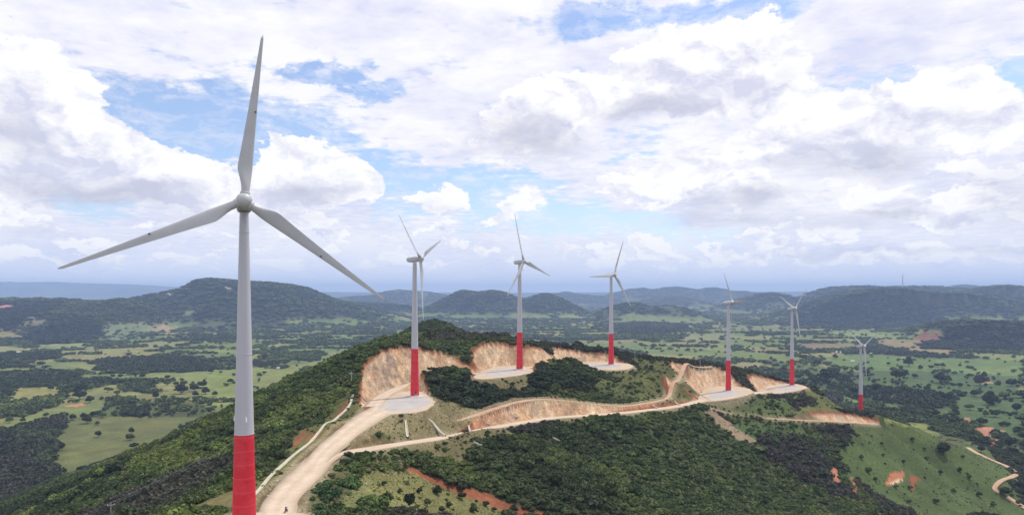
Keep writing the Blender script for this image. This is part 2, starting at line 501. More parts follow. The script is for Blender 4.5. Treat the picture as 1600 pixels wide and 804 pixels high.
# (outline in photo pixels, ground colour, tree density 0..1, tree tint or None)
REGIONS = [
    # valley on the left
    ([(-90, 690), (0, 672), (60, 655), (95, 650), (106, 657), (98, 672), (78, 690), (100, 702), (84, 722), (80, 748), (-90, 820)], C(.03, .035, .02), .97, 'grey'),
    ([(-90, 642), (0, 635), (40, 629), (85, 620), (108, 622), (80, 637), (20, 652), (-90, 668)], C(.045, .055, .025), .85, 'mid'),
    ([(-90, 602), (0, 583), (40, 580), (112, 580), (118, 590), (90, 599), (22, 603), (10, 620), (-90, 632)], C(.035, .04, .025), .95, 'dark'),
    ([(150, 569), (165, 560), (300, 557), (332, 564), (332, 579), (200, 583), (160, 580)], C(.035, .045, .022), .9, 'dark'),
    ([(-90, 562), (0, 553), (92, 551), (92, 560), (0, 566)], C(.03, .04, .025), .92, 'dark'),
    ([(300, 524), (375, 524), (380, 532), (300, 532)], C(.035, .045, .022), .8, 'dark'),
    ([(110, 600), (150, 592), (190, 594), (192, 600), (150, 603)], C(.04, .05, .025), .8, 'dark'),
    ([(190, 604), (200, 592), (243, 592), (240, 606), (228, 611), (196, 612)], C(.05, .065, .03), .6, 'mid'),
    ([(163, 634), (170, 624), (198, 624), (208, 634)], C(.05, .065, .03), .7, 'mid'),
    ([(186, 652), (196, 638), (228, 638), (232, 650), (205, 654)], C(.03, .035, .02), .9, 'dark'),
    ([(228, 653), (232, 636), (260, 628), (322, 628), (332, 640), (318, 650), (260, 652)], C(.07, .085, .032), .28, 'mid'),
    ([(216, 614), (222, 609), (270, 610), (272, 615)], C(.04, .05, .025), .8, 'mid'),
    ([(84, 742), (82, 720), (105, 702), (82, 690), (104, 660), (140, 650), (210, 652), (330, 650), (300, 668), (170, 726), (90, 748)], C(.112, .125, .046), 0, None),
    ([(108, 654), (112, 646), (96, 636), (130, 624), (160, 612), (160, 634), (150, 648)], C(.14, .165, .058), 0, None),
    ([(15, 625), (22, 606), (90, 602), (100, 612), (96, 618), (30, 628)], C(.20, .195, .068), .01, None),
    ([(0, 662), (60, 642), (112, 628), (118, 636), (90, 650), (20, 668), (0, 670)], C(.15, .175, .06), 0, None),
    ([(200, 625), (206, 614), (240, 614), (330, 600), (345, 612), (330, 624)], C(.155, .16, .06), .01, None),
    ([(300, 588), (330, 579), (420, 572), (420, 590), (380, 618), (330, 620), (320, 600)], C(.16, .195, .058), .01, None),
    ([(395, 605), (400, 585), (520, 558), (450, 590), (405, 612)], C(.165, .185, .06), .01, None),
    ([(400, 565), (410, 553), (505, 548), (500, 556), (470, 560), (440, 568)], C(.06, .075, .035), .55, 'mid'),
    ([(108, 579), (112, 566), (150, 566), (164, 581), (140, 583)], C(.17, .19, .068), 0, None),
    ([(54, 574), (60, 564), (112, 566), (110, 579)], C(.13, .165, .06), 0, None),
    ([(0, 592), (0, 586), (30, 586), (24, 592)], C(.15, .17, .06), 0, None),
    ([(70, 541), (75, 535), (150, 536), (140, 545), (90, 546)], C(.17, .20, .09), .02, None),
    ([(-60, 553), (-60, 540), (20, 541), (60, 545), (12, 552)], C(.2, .21, .09), .02, None),
    ([(104, 634), (112, 631), (131, 629), (132, 633), (116, 635)], C(.44, .2, .1), 0, None),
    # valley on the right
    ([(1040, 553), (1060, 545), (1100, 545), (1180, 549), (1250, 560), (1250, 566), (1150, 560)], C(.125, .165, .055), .02, None),
    ([(1175, 562), (1250, 566), (1300, 575), (1290, 585), (1230, 580)], C(.08, .11, .042), .12, 'mid'),
    ([(1290, 558), (1350, 552), (1440, 558), (1520, 560), (1600, 562), (1600, 580), (1500, 582), (1400, 576), (1300, 574)], C(.10, .15, .048), .015, 'mid'),
    ([(1480, 575), (1600, 570), (1600, 588), (1500, 590)], C(.12, .17, .055), .01, None),
    ([(1260, 580), (1400, 578), (1600, 588), (1600, 700), (1520, 660), (1400, 640), (1300, 610)], C(.062, .10, .036), .05, 'dark'),
    ([(1300, 600), (1350, 604), (1400, 606), (1470, 614), (1500, 618), (1490, 630), (1470, 640), (1440, 640), (1390, 630), (1340, 622), (1310, 616)], C(.04, .055, .025), .62, 'dark'),
    ([(1370, 642), (1400, 645), (1470, 658), (1500, 664), (1480, 652), (1420, 638)], C(.04, .05, .025), .7, 'dark'),
    ([(1240, 590), (1330, 582), (1345, 588), (1330, 600), (1290, 604), (1250, 600)], C(.05, .07, .03), .3, 'dark'),
    ([(1430, 532), (1434, 519), (1485, 519), (1488, 534), (1500, 546), (1440, 544)], C(.21, .105, .06), .01, None),
    ([(1355, 536), (1380, 529), (1432, 532), (1500, 546), (1490, 556), (1440, 552), (1400, 545)], C(.2, .165, .08), .02, 'dark'),
    ([(1245, 541), (1260, 534), (1330, 537), (1350, 542), (1330, 545), (1260, 546)], C(.17, .14, .075), .02, None),
    ([(1300, 519), (1340, 515), (1420, 518), (1400, 525), (1340, 528), (1310, 526)], C(.15, .2, .07), .04, 'dark'),
    ([(1345, 549), (1350, 543), (1410, 545), (1440, 553), (1400, 556)], C(.05, .045, .035), .6, 'grey'),
    ([(960, 508), (1000, 503), (1060, 503), (1075, 515), (1030, 523), (980, 525)], C(.055, .06, .04), .75, 'dark'),
    ([(955, 500), (970, 491), (1060, 495), (1120, 502), (1100, 507), (1000, 502)], C(.14, .18, .07), .02, None),
    ([(1060, 532), (1075, 522), (1120, 520), (1150, 523), (1130, 533), (1090, 535)], C(.17, .18, .085), .02, None),
    ([(1100, 516), (1150, 508), (1230, 510), (1230, 516), (1150, 520)], C(.14, .165, .07), .05, None),
    # bare ground in the right valley
    ([(1500, 653), (1515, 652), (1524, 660), (1512, 662)], C(.36, .17, .1), 0, None),
    ([(1516, 668), (1540, 666), (1552, 672), (1545, 678), (1560, 692), (1556, 702), (1545, 694), (1530, 678)], C(.34, .16, .1), 0, None),
    ([(1512, 698), (1516, 691), (1530, 692), (1530, 697), (1518, 700)], C(.4, .25, .16), 0, None),
    ([(1468, 660), (1478, 658), (1480, 663), (1472, 664)], C(.4, .22, .14), 0, None),
    ([(1392, 618), (1400, 618), (1406, 623), (1398, 623)], C(.3, .18, .12), 0, None),
    ([(1530, 597), (1548, 595), (1555, 598), (1540, 600)], C(.32, .2, .12), 0, None),
    # the ridge
    ([(392, 770), (430, 722), (465, 674), (520, 638), (548, 603), (560, 606), (562, 650), (500, 712), (470, 735), (430, 775), (395, 806)], C(.10, .105, .036), .05, 'mid'),
    ([(455, 700), (462, 684), (478, 670), (480, 676), (466, 694)], C(.20, .09, .045), .0, None),
    ([(474, 690), (484, 680), (506, 668), (504, 674), (490, 686)], C(.22, .09, .045), .0, None),
    ([(520, 655), (530, 640), (546, 622), (546, 630), (534, 650)], C(.18, .085, .042), .03, 'mid'),
    ([(270, 806), (300, 792), (340, 775), (400, 758), (422, 775), (402, 806)], C(.14, .12, .05), .10, 'mid'),
    ([(560, 744), (590, 736), (640, 733), (700, 752), (770, 782), (840, 806), (470, 806), (500, 780), (535, 758)], C(.135, .142, .056), .07, 'mid'),
    ([(455, 806), (480, 775), (505, 745), (535, 728), (560, 720), (600, 712), (640, 706), (640, 720), (590, 733), (560, 748), (540, 770), (530, 790), (520, 806)], C(.09, .09, .04), .62, 'green'),
    ([(622, 728), (640, 730), (720, 754), (765, 771), (832, 795), (862, 808), (812, 808), (748, 780), (690, 757), (648, 740)], C(.20, .078, .042), .03, None),
    ([(680, 640), (690, 606), (715, 584), (800, 574), (860, 574), (900, 580), (940, 598), (935, 612), (880, 612), (840, 616), (790, 634), (740, 652), (715, 655)], C(.022, .028, .014), 1.0, 'dark'),  # dark bushes of the knob, coloured extra dark to paint in cloud shade
    ([(935, 612), (940, 596), (975, 585), (1000, 560), (1060, 575), (1058, 600), (1040, 616), (1000, 628), (960, 626)], C(.085, .095, .036), .34, 'mid'),
    ([(1040, 616), (1060, 585), (1075, 578), (1110, 618), (1080, 632), (1040, 636)], C(.11, .105, .04), .10, 'mid'),
    ([(560, 706), (590, 690), (630, 672), (640, 690), (720, 676), (760, 650), (700, 620), (690, 645), (640, 652), (580, 660), (545, 690), (535, 704)], C(.19, .165, .075), .03, None),
    ([(560, 704), (600, 684), (636, 678), (640, 690), (600, 698)], C(.06, .085, .025), .12, 'green'),
    ([(640, 704), (700, 694), (790, 678), (870, 664), (1000, 656), (1060, 648), (1000, 700), (960, 760), (900, 806), (840, 806), (760, 770), (680, 730), (620, 722)], C(.05, .060, .026), .95, 'mid'),
    ([(1060, 648), (1100, 642), (1170, 700), (1220, 760), (1300, 790), (1440, 830), (880, 830), (960, 760), (1000, 700)], C(.060, .072, .029), .80, 'mid'),
    ([(1094, 642), (1108, 637), (1150, 664), (1184, 688), (1164, 692), (1130, 668)], C(.21, .155, .10), .0, None),
    ([(1110, 636), (1180, 622), (1240, 616), (1300, 640), (1290, 652), (1200, 655), (1130, 648)], C(.075, .098, .035), .35, 'green'),
    ([(1225, 628), (1250, 612), (1292, 613), (1316, 630), (1300, 638), (1250, 644)], C(.045, .042, .026), .85, 'grey'),
    ([(1230, 650), (1260, 640), (1335, 634), (1345, 644), (1300, 649)], C(.11, .12, .04), .06, 'mid'),
    ([(1130, 655), (1220, 664), (1270, 668), (1240, 684), (1180, 686)], C(.06, .088, .032), .45, 'green'),
    ([(1168, 690), (1200, 684), (1262, 682), (1270, 666), (1345, 660), (1352, 672), (1310, 688), (1306, 712), (1348, 738), (1300, 742), (1335, 776), (1270, 764), (1215, 730)], C(.026, .028, .02), 1.0, 'grey'),
    ([(1352, 664), (1440, 664), (1480, 680), (1520, 690), (1560, 720), (1590, 760), (1610, 806), (1440, 806), (1370, 770), (1340, 745), (1300, 708), (1310, 688)], C(.070, .099, .031), .02, 'mid'),
    ([(1376, 656), (1420, 656), (1465, 668), (1460, 676), (1400, 668)], C(.15, .17, .05), .01, None),
    ([(1440, 676), (1480, 676), (1500, 692), (1480, 694)], C(.085, .085, .04), .1, 'mid'),
    ([(1316, 734), (1338, 738), (1334, 752), (1320, 752)], C(.05, .10, .035), .2, 'green'),
    ([(1297, 731), (1308, 730), (1312, 752), (1300, 757)], C(.36, .15, .09), 0, None),
    ([(1326, 764), (1330, 745), (1337, 746), (1334, 768)], C(.30, .11, .06), 0, None),
    ([(1384, 758), (1394, 738), (1412, 738), (1418, 743), (1400, 756)], C(.36, .14, .07), 0, None),
    ([(1388, 758), (1400, 750), (1416, 745), (1404, 754), (1394, 758)], C(.6, .44, .3), 0, None),
    ([(1424, 758), (1426, 746), (1436, 746), (1443, 752), (1432, 762), (1420, 764)], C(.24, .085, .04), 0, None),
    # hill woods, two right and one left, darkened to paint in cloud shade
    ([(1215, 506), (1240, 496), (1266, 484), (1292, 474), (1322, 464), (1352, 458), (1380, 454), (1410, 454), (1430, 458), (1450, 470), (1480, 500), (1420, 510), (1340, 514), (1260, 512)], C(.018, .027, .020), .97, 'cloud_shade'),
    ([(1440, 545), (1452, 535), (1472, 521), (1492, 511), (1522, 504), (1560, 506), (1600, 508), (1640, 508), (1640, 546), (1560, 547), (1490, 546)], C(.018, .027, .020), .97, 'cloud_shade'),
    ([(-60, 500), (-40, 474), (30, 474), (70, 472), (80, 490), (40, 505), (10, 515), (-60, 520)], C(.018, .026, .022), .97, 'cloud_shade'),
    ([(20, 530), (60, 512), (120, 506), (160, 510), (150, 530), (110, 536), (60, 538)], C(.02, .028, .022), .97, 'cloud_shade'),
    # bare scars on the far hills
    ([(254, 460), (264, 457.5), (274, 457.5), (272, 460)], C(.5, .46, .4), 0, None),
    ([(347, 450), (354, 447), (360, 449), (372, 450.5), (356, 451)], C(.42, .38, .33), 0, None),
    ([(-10, 482), (0, 477), (20, 476), (30, 474), (20, 479), (0, 483)], C(.42, .2, .16), 0, None),
    ([(282, 492), (296, 484), (304, 484), (300, 494)], C(.12, .16, .08), .1, 'mid'),
    ([(30, 508), (45, 494), (60, 496), (80, 506), (60, 510)], C(.15, .15, .10), .3, 'mid'),
    ([(232, 512), (245, 506), (280, 508), (274, 516), (240, 518)], C(.24, .2, .12), .05, None),
    ([(150, 520), (162, 509), (230, 508), (235, 520), (200, 530), (146, 531)], C(.13, .165, .085), .15, 'mid'),
]
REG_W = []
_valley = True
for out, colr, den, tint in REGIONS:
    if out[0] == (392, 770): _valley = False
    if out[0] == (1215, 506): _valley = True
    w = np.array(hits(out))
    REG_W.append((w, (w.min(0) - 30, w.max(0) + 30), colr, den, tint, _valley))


def fields(x, y):
    """patchwork of pastures, crops and woods"""
    wx = x + 60 * (fbm(x, y, 300, 2, 91) - 0.5)
    wy = y + 60 * (fbm(x, y, 300, 2, 92) - 0.5)
    sx, sy = 300.0, 260.0
    gx, gy = np.floor(wx / sx), np.floor(wy / sy)
    d1 = np.full(x.shape, 1e18); d2 = d1.copy(); idh = np.zeros(x.shape)
    for i in (-1, 0, 1):
        for j in (-1, 0, 1):
            cx, cy = gx + i, gy + j
            px = (cx + 0.15 + 0.7 * _hash(cx, cy, 3)) * sx
            py = (cy + 0.15 + 0.7 * _hash(cx, cy, 4)) * sy
            d = np.maximum(np.abs(wx - px) / sx, np.abs(wy - py) / sy)
            hh = _hash(cx, cy, 5)
            closer = d < d1
            d2 = np.where(closer, d1, np.minimum(d2, d))
            idh = np.where(closer, hh, idh)
            d1 = np.where(closer, d, d1)
    edge = (d2 - d1) * 0.5 * 270
    return idh, edge


def landcover(x, y, z, nat, r, near, cut):
    N = x.shape
    idh, edge = fields(x, y)
    big = fbm(x, y, 1100, 3, 51)
    n1 = fbm(x, y, 130, 4, 52)
    n2 = fbm(x, y, 22, 3, 53)
    sel = np.mod(idh + 0.35 * (big - .5), 1.0)
    col = np.zeros(N + (3,))
    den = np.zeros(N)
    tin = np.zeros(N + (3,))
    cls = [(0.0, C(.16, .19, .066), .02), (.2, C(.12, .155, .054), .06), (.38, C(.19, .19, .075), .015), (.5, C(.075, .095, .04), .3), (.64, C(.12, .165, .055), .03), (.82, C(.035, .045, .024), .85), (.88, C(.2, .18, .085), .02)]
    for k, (t0, c, dd) in enumerate(cls):
        t1 = cls[k + 1][0] if k + 1 < len(cls) else 2.0
        m = (sel >= t0) & (sel < t1)
        col[m] = c
        den[m] = dd
    wood = sstep(.62, .68, fbm(x / 2.6, y, 260, 4, 60))
    col = lerp(col, C(.036, .047, .024), wood[..., None] * .9)
    den = np.maximum(den, wood * .66)
    hedge = (edge < 9 + y * 0.003) & (n1 > .42)
    den = np.where(hedge, np.maximum(den, .75), den)
    tin[:] = lerp(PAL_TREE['dark'] * 1.1, PAL_TREE['mid'], sstep(.3, .6, n1)[..., None])
    # hills: dark woods with some clearings
    hz = sstep(26, 60, z) * (y > 2200)
    hcol = lerp(C(.032, .042, .022), C(.07, .085, .042), sstep(.56, .72, fbm(x, y, 480, 4, 63))[..., None])
    col = lerp(col, hcol, hz[..., None])
    den = lerp(den, np.where(fbm(x, y, 480, 4, 63) > .66, .35, .92), hz)
    # the ridge itself
    rz = sstep(1.0, 7.0, r) * (y < 2000)
    rcol = lerp(C(.050, .060, .025), C(.08, .088, .036), n2[..., None])
    col = lerp(col, rcol, rz[..., None])
    den = lerp(den, np.full(N, .93), rz)
    side = sstep(-40, -160, x)
    rt = lerp(PAL_TREE['dark'], PAL_TREE['mid'], sstep(.3, .6, n1)[..., None])
    rt = lerp(rt, PAL_TREE['lite'], (sstep(.47, .68, fbm(x, y, 38, 3, 57)) * (0.30 + .6 * side))[..., None])
    rt = lerp(rt, PAL_TREE['grey'], (sstep(.56, .66, fbm(x, y, 75, 3, 58)) * .85)[..., None])
    back = sstep(560, 720, y) * sstep(-150, 0, x)
    rt = lerp(rt, lerp(PAL_TREE['dark'], PAL_TREE['grey'], .5), back[..., None] * .8)
    tin = lerp(tin, rt, rz[..., None])
    # traced patches
    amp = np.clip(y * 0.012, 2.5, 40)
    nx = 3.2 * (fbm(x, y, 24, 3, 71) - .5)
    ny = 3.2 * (fbm(x, y, 24, 3, 72) - .5)
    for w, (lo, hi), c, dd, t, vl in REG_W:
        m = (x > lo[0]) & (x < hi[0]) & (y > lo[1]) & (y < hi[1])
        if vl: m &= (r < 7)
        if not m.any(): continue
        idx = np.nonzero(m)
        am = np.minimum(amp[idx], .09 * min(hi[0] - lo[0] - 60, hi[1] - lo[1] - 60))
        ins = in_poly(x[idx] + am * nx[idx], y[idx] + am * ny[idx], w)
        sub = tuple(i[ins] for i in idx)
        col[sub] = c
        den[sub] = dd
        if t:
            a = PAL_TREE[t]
            b = PAL_TREE['lite'] if t in ('mid', 'green') else PAL_TREE['dark'] if t == 'cloud_shade' else PAL_TREE['mid']
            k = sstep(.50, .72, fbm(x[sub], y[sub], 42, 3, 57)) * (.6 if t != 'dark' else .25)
            tin[sub] = lerp(lerp(a, a if t == 'cloud_shade' else PAL_TREE['dark'], sstep(.55, .35, n1[sub])[..., None] * .6), b, k[..., None])
    # mottling of the ground cover
    col = col * (0.72 + .56 * n2[..., None]) * (0.86 + .28 * n1[..., None])
    dry = sstep(.5, .75, fbm(x, y, 60, 3, 64))[..., None] * .35
    col = lerp(col, col * C(1.35, 1.1, 1.0), dry)
    # earthworks
    k = sstep(.5, 1.2, cut) * (near < 60)
    streak = fbm(x * 1.0, y * 0.25, 5.0, 4, 65)
    rock = lerp(C(.49, .325, .20), C(.57, .415, .275), sstep(.35, .7, streak)[..., None])
    rock = lerp(rock, C(.40, .20, .09), sstep(.54, .8, fbm(x, y, 14, 4, 66))[..., None] * .5)
    rock = lerp(rock, C(.22, .17, .125), sstep(.56, .7, fbm(x, y * .6, 7.5, 4, 67))[..., None] * .4)
    # grey weathered rock in the middle of the first cutting
    g = np.exp(-(((x + 76) / 12) ** 2 + ((y - 462) / 26) ** 2))
    rock = lerp(rock, C(.27, .20, .15), np.clip(g * 1.5 * sstep(.35, .6, fbm(x, y, 9, 3, 68)), 0, 1)[..., None])
    topsoil = sstep(3.1, 2.2, cut + .8 * (fbm(x, y, 16, 3, 69) - .5))
    # the road cutting is redder than the others
    redder = sstep(440, 380, y) * (x > -40) + sstep(480, 520, y) * (x > 80) * (x < 160) * (y < 590)
    rock = lerp(rock, C(.36, .13, .06), np.clip(redder, 0, 1)[..., None] * .75)
    rock = lerp(rock, C(.21, .065, .03), topsoil[..., None] * .95)
    soft = (sstep(345, 325, y) + sstep(560, 580, y) * (y < 640) * (x > 170))[..., None]
    rock = lerp(rock, lerp(C(.17, .13, .075), C(.11, .105, .045), n2[..., None]), np.clip(soft, 0, 1) * .85)
    col = lerp(col, rock, k[..., None])
    den = den * (1 - k)
    f = sstep(.3, 1.0, -cut) * sstep(16, 9, near - 26 * ((x < -20) & (y > 300)))
    f = f * np.where(x > 60, .15, 1.0)
    fill = lerp(C(.15, .13, .062), C(.22, .18, .10), n2[..., None])
    fill = lerp(fill, C(.09, .105, .038), sstep(.45, .6, n1)[..., None] * .7)
    col = lerp(col, fill, (f * .75)[..., None])
    den = den * (1 - .8 * f)
    verge = sstep(4.5, 1.0, near) * (1 - k) * (1 - .7 * f)
    col = lerp(col, lerp(C(.36, .29, .2), C(.25, .2, .115), n2[..., None]), (verge * .75)[..., None])
    den = np.where(near < 2.2, 0, den)
    return col, den, tin


# ------------------------------------------------------------------ materials
def new_mat(name):
    m = bpy.data.materials.new(name)
    m.use_nodes = True
    nt = m.node_tree
    for n in list(nt.nodes): nt.nodes.remove(n)
    out = nt.nodes.new('ShaderNodeOutputMaterial')
    b = nt.nodes.new('ShaderNodeBsdfPrincipled')
    nt.links.new(b.outputs[0], out.inputs[0])
    return m, nt, b


def noise(nt, scale, detail=4, rough=.55, vec=None):
    n = nt.nodes.new('ShaderNodeTexNoise')
    n.inputs['Scale'].default_value = scale
    n.inputs['Detail'].default_value = detail
    n.inputs['Roughness'].default_value = rough
    if vec is not None: nt.links.new(vec, n.inputs['Vector'])
    return n


def maprange(nt, sock, a, b, c, d):
    n = nt.nodes.new('ShaderNodeMapRange')
    n.inputs[1].default_value, n.inputs[2].default_value, n.inputs[3].default_value, n.inputs[4].default_value = a, b, c, d
    nt.links.new(sock, n.inputs[0])
    return n.outputs[0]


def mix_col(nt, fac, a, b, mode='MIX'):
    n = nt.nodes.new('ShaderNodeMix')
    n.data_type = 'RGBA'
    n.blend_type = mode
    for sock, v in ((n.inputs[0], fac), (n.inputs[6], a), (n.inputs[7], b)):
        if isinstance(v, bpy.types.NodeSocket): nt.links.new(v, sock)
        elif isinstance(v, (int, float)): sock.default_value = v
        else: sock.default_value = tuple(v) + (1,) if len(v) == 3 else v
    return n.outputs[2]


def paint_mat(name, colr, rough=.5, var=.12, scale=1.5, metal=0.0, dirt=None, stretch=None):
    m, nt, b = new_mat(name)
    tc = nt.nodes.new('ShaderNodeTexCoord')
    vec = tc.outputs['Object']
    if stretch:
        mp = nt.nodes.new('ShaderNodeMapping')
        mp.inputs['Scale'].default_value = stretch
        nt.links.new(vec, mp.inputs[0])
        vec = mp.outputs[0]
    n = noise(nt, scale, 5, .6, vec)
    f = maprange(nt, n.outputs[0], .3, .7, 0, 1)
    c = mix_col(nt, f, [x * (1 - var) for x in colr], [min(1, x * (1 + var)) for x in colr])
    if dirt:
        n2 = noise(nt, scale * .35, 4, .6, vec)
        c = mix_col(nt, maprange(nt, n2.outputs[0], .5, .75, 0, .55), c, dirt)
    nt.links.new(c, b.inputs['Base Color'])
    b.inputs['Roughness'].default_value = rough
    b.inputs['Metallic'].default_value = metal
    return m


M = {}
M['white'] = paint_mat('turbine_white_paint', (.50, .50, .56), .42, .05, .35, stretch=(1, 1, .12), dirt=(.36, .35, .36))
M['blade'] = paint_mat('blade_gelcoat', (.47, .47, .50), .38, .05, .4, dirt=(.45, .45, .45))
M['hub'] = paint_mat('hub_gelcoat', (.5, .5, .53), .45, .06, .8, dirt=(.3, .3, .32))
M['dark'] = paint_mat('dark_metal', (.05, .05, .055), .5, .2, 3)
M['concrete'] = paint_mat('pale_concrete', (.46, .43, .34), .9, .18, .6, dirt=(.35, .31, .24))
M['polec'] = paint_mat('pole_concrete', (.5, .48, .45), .85, .12, 2)
M['stone'] = paint_mat('pale_rock', (.42, .37, .31), .9, .3, .9, dirt=(.22, .19, .16))
M['wire'] = paint_mat('cable_metal', (.25, .25, .25), .5, .05, 1)
M['roof'] = paint_mat('sheet_roof', (.6, .58, .56), .6, .15, 1)
M['rooft'] = paint_mat('tile_roof', (.42, .2, .13), .8, .2, 1)
M['wallw'] = paint_mat('limewash_wall', (.7, .68, .62), .9, .1, 1)
M['bark'] = paint_mat('bark', (.09, .07, .05), .95, .3, 3)


def red_band_mat():
    m, nt, b = new_mat('red_tower_paint')
    tc = nt.nodes.new('ShaderNodeTexCoord')
    sep = nt.nodes.new('ShaderNodeSeparateXYZ')
    nt.links.new(tc.outputs['Object'], sep.inputs[0])
    fr = nt.nodes.new('ShaderNodeMath'); fr.operation = 'MULTIPLY'; fr.inputs[1].default_value = 1 / 3.05
    nt.links.new(sep.outputs[2], fr.inputs[0])
    fr2 = nt.nodes.new('ShaderNodeMath'); fr2.operation = 'FRACT'
    nt.links.new(fr.outputs[0], fr2.inputs[0])
    seam = maprange(nt, fr2.outputs[0], .87, .97, 0, 1)
    n = noise(nt, .6, 5, .6, tc.outputs['Object'])
    c = mix_col(nt, maprange(nt, n.outputs[0], .3, .7, 0, 1), (.58, .009, .026), (.70, .016, .040))
    fade = noise(nt, .22, 5, .65, tc.outputs['Object'])
    c = mix_col(nt, maprange(nt, fade.outputs[0], .45, .7, 0, .5), c, (.70, .075, .10))
    mp = nt.nodes.new('ShaderNodeMapping'); mp.inputs['Scale'].default_value = (2.2, 2.2, .07)
    nt.links.new(tc.outputs['Object'], mp.inputs[0])
    run = noise(nt, 1.0, 4, .6, mp.outputs[0])
    c = mix_col(nt, maprange(nt, run.outputs[0], .55, .75, 0, .35), c, (.30, .02, .02))
    c = mix_col(nt, mixf(nt, seam, .42), c, (.74, .10, .13))
    nt.links.new(c, b.inputs['Base Color'])
    b.inputs['Roughness'].default_value = .5
    return m


def mixf(nt, s, k):
    n = nt.nodes.new('ShaderNodeMath'); n.operation = 'MULTIPLY'; n.inputs[1].default_value = k
    nt.links.new(s, n.inputs[0])
    return n.outputs[0]


M['red'] = red_band_mat()


def ground_mat():
    m, nt, b = new_mat('ground')
    at = nt.nodes.new('ShaderNodeAttribute'); at.attribute_name = 'cover'
    ab = nt.nodes.new('ShaderNodeAttribute'); ab.attribute_name = 'bare'
    tc = nt.nodes.new('ShaderNodeTexCoord')
    pos = tc.outputs['Object']
    n1 = noise(nt, .35, 6, .65, pos)
    n2 = noise(nt, .045, 5, .6, pos)
    v = maprange(nt, n1.outputs[0], .25, .75, .68, 1.32)
    v2 = maprange(nt, n2.outputs[0], .3, .7, .85, 1.15)
    c = mix_col(nt, 1.0, at.outputs['Color'], v, 'MULTIPLY')
    c = mix_col(nt, 1.0, c, v2, 'MULTIPLY')
    n4 = noise(nt, 1.15, 5, .7, pos)
    c = mix_col(nt, 1.0, c, maprange(nt, n4.outputs[0], .36, .62, .62, 1.25), 'MULTIPLY')
    # rills running down the bare cuttings
    mp = nt.nodes.new('ShaderNodeMapping'); mp.inputs['Scale'].default_value = (.36, .13, .05); mp.inputs['Rotation'].default_value = (0, 0, .45)
    nt.links.new(pos, mp.inputs[0])
    n3 = noise(nt, 1.0, 7, .7, mp.outputs[0])
    rl = maprange(nt, n3.outputs[0], .38, .62, .70, 1.16)
    c3 = mix_col(nt, ab.outputs['Fac'], c, mix_col(nt, 1.0, c, rl, 'MULTIPLY'))
    nt.links.new(c3, b.inputs['Base Color'])
    b.inputs['Roughness'].default_value = 1.0
    b.inputs['Specular IOR Level'].default_value = .15
    bp = nt.nodes.new('ShaderNodeBump')
    bp.inputs['Strength'].default_value = .6
    bp.inputs['Distance'].default_value = 1.0
    ad = nt.nodes.new('ShaderNodeMath'); ad.operation = 'MULTIPLY_ADD'; ad.inputs[2].default_value = 0
    nt.links.new(n3.outputs[0], ad.inputs[0]); nt.links.new(ab.outputs['Fac'], ad.inputs[1])
    ad2 = nt.nodes.new('ShaderNodeMath'); ad2.operation = 'ADD'
    nt.links.new(ad.outputs[0], ad2.inputs[0]); nt.links.new(mixf(nt, n1.outputs[0], .6), ad2.inputs[1])
    nt.links.new(ad2.outputs[0], bp.inputs['Height'])
    nt.links.new(bp.outputs[0], b.inputs['Normal'])
    return m


def road_mat(name, a, b_, red=None, ruts=False):
    m, nt, b = new_mat(name)
    tc = nt.nodes.new('ShaderNodeTexCoord')
    n1 = noise(nt, .12, 5, .6, tc.outputs['Object'])
    n2 = noise(nt, 1.2, 5, .65, tc.outputs['Object'])
    c = mix_col(nt, maprange(nt, n1.outputs[0], .35, .65, 0, 1), a, b_)
    c = mix_col(nt, 1.0, c, maprange(nt, n2.outputs[0], .25, .75, .84, 1.12), 'MULTIPLY')
    if ruts:
        at = nt.nodes.new('ShaderNodeAttribute'); at.attribute_name = 'across'
        wob = noise(nt, .06, 2, .5, tc.outputs['Object'])
        ab = nt.nodes.new('ShaderNodeMath'); ab.operation = 'ABSOLUTE'
        ad = nt.nodes.new('ShaderNodeMath'); ad.operation = 'MULTIPLY_ADD'; ad.inputs[1].default_value = .5
        nt.links.new(wob.outputs[0], ad.inputs[0]); nt.links.new(at.outputs['Fac'], ad.inputs[2])
        sb = nt.nodes.new('ShaderNodeMath'); sb.operation = 'SUBTRACT'; sb.inputs[1].default_value = .25
        nt.links.new(ad.outputs[0], sb.inputs[0]); nt.links.new(sb.outputs[0], ab.inputs[0])
        wv = nt.nodes.new('ShaderNodeMath'); wv.operation = 'PINGPONG'; wv.inputs[1].default_value = .36
        nt.links.new(ab.outputs[0], wv.inputs[0])
        c = mix_col(nt, 1.0, c, maprange(nt, wv.outputs[0], .04, .32, .93, 1.04), 'MULTIPLY')
        c = mix_col(nt, maprange(nt, ab.outputs[0], .72, 1.0, 0, .7), c, (.30, .235, .16))
    if red:
        n3 = noise(nt, .05, 4, .6, tc.outputs['Object'])
        c = mix_col(nt, maprange(nt, n3.outputs[0], .52, .7, 0, .6), c, red)
    nt.links.new(c, b.inputs['Base Color'])
    b.inputs['Roughness'].default_value = .95
    b.inputs['Specular IOR Level'].default_value = .2
    bp = nt.nodes.new('ShaderNodeBump'); bp.inputs['Strength'].default_value = .3; bp.inputs['Distance'].default_value = .2
    nt.links.new(n2.outputs[0], bp.inputs['Height']); nt.links.new(bp.outputs[0], b.inputs['Normal'])
    return m


M['ground'] = ground_mat()
M['road'] = road_mat('gravel_road', (.58, .465, .36), (.50, .395, .29), None, True)
M['padm'] = road_mat('pale_pad_gravel', (.52, .415, .315), (.44, .345, .255))
M['crane'] = road_mat('grey_crushed_stone', (.37, .35, .345), (.44, .41, .385))
M['track'] = road_mat('dirt_track', (.50, .36, .25), (.44, .29, .19), (.36, .13, .06))


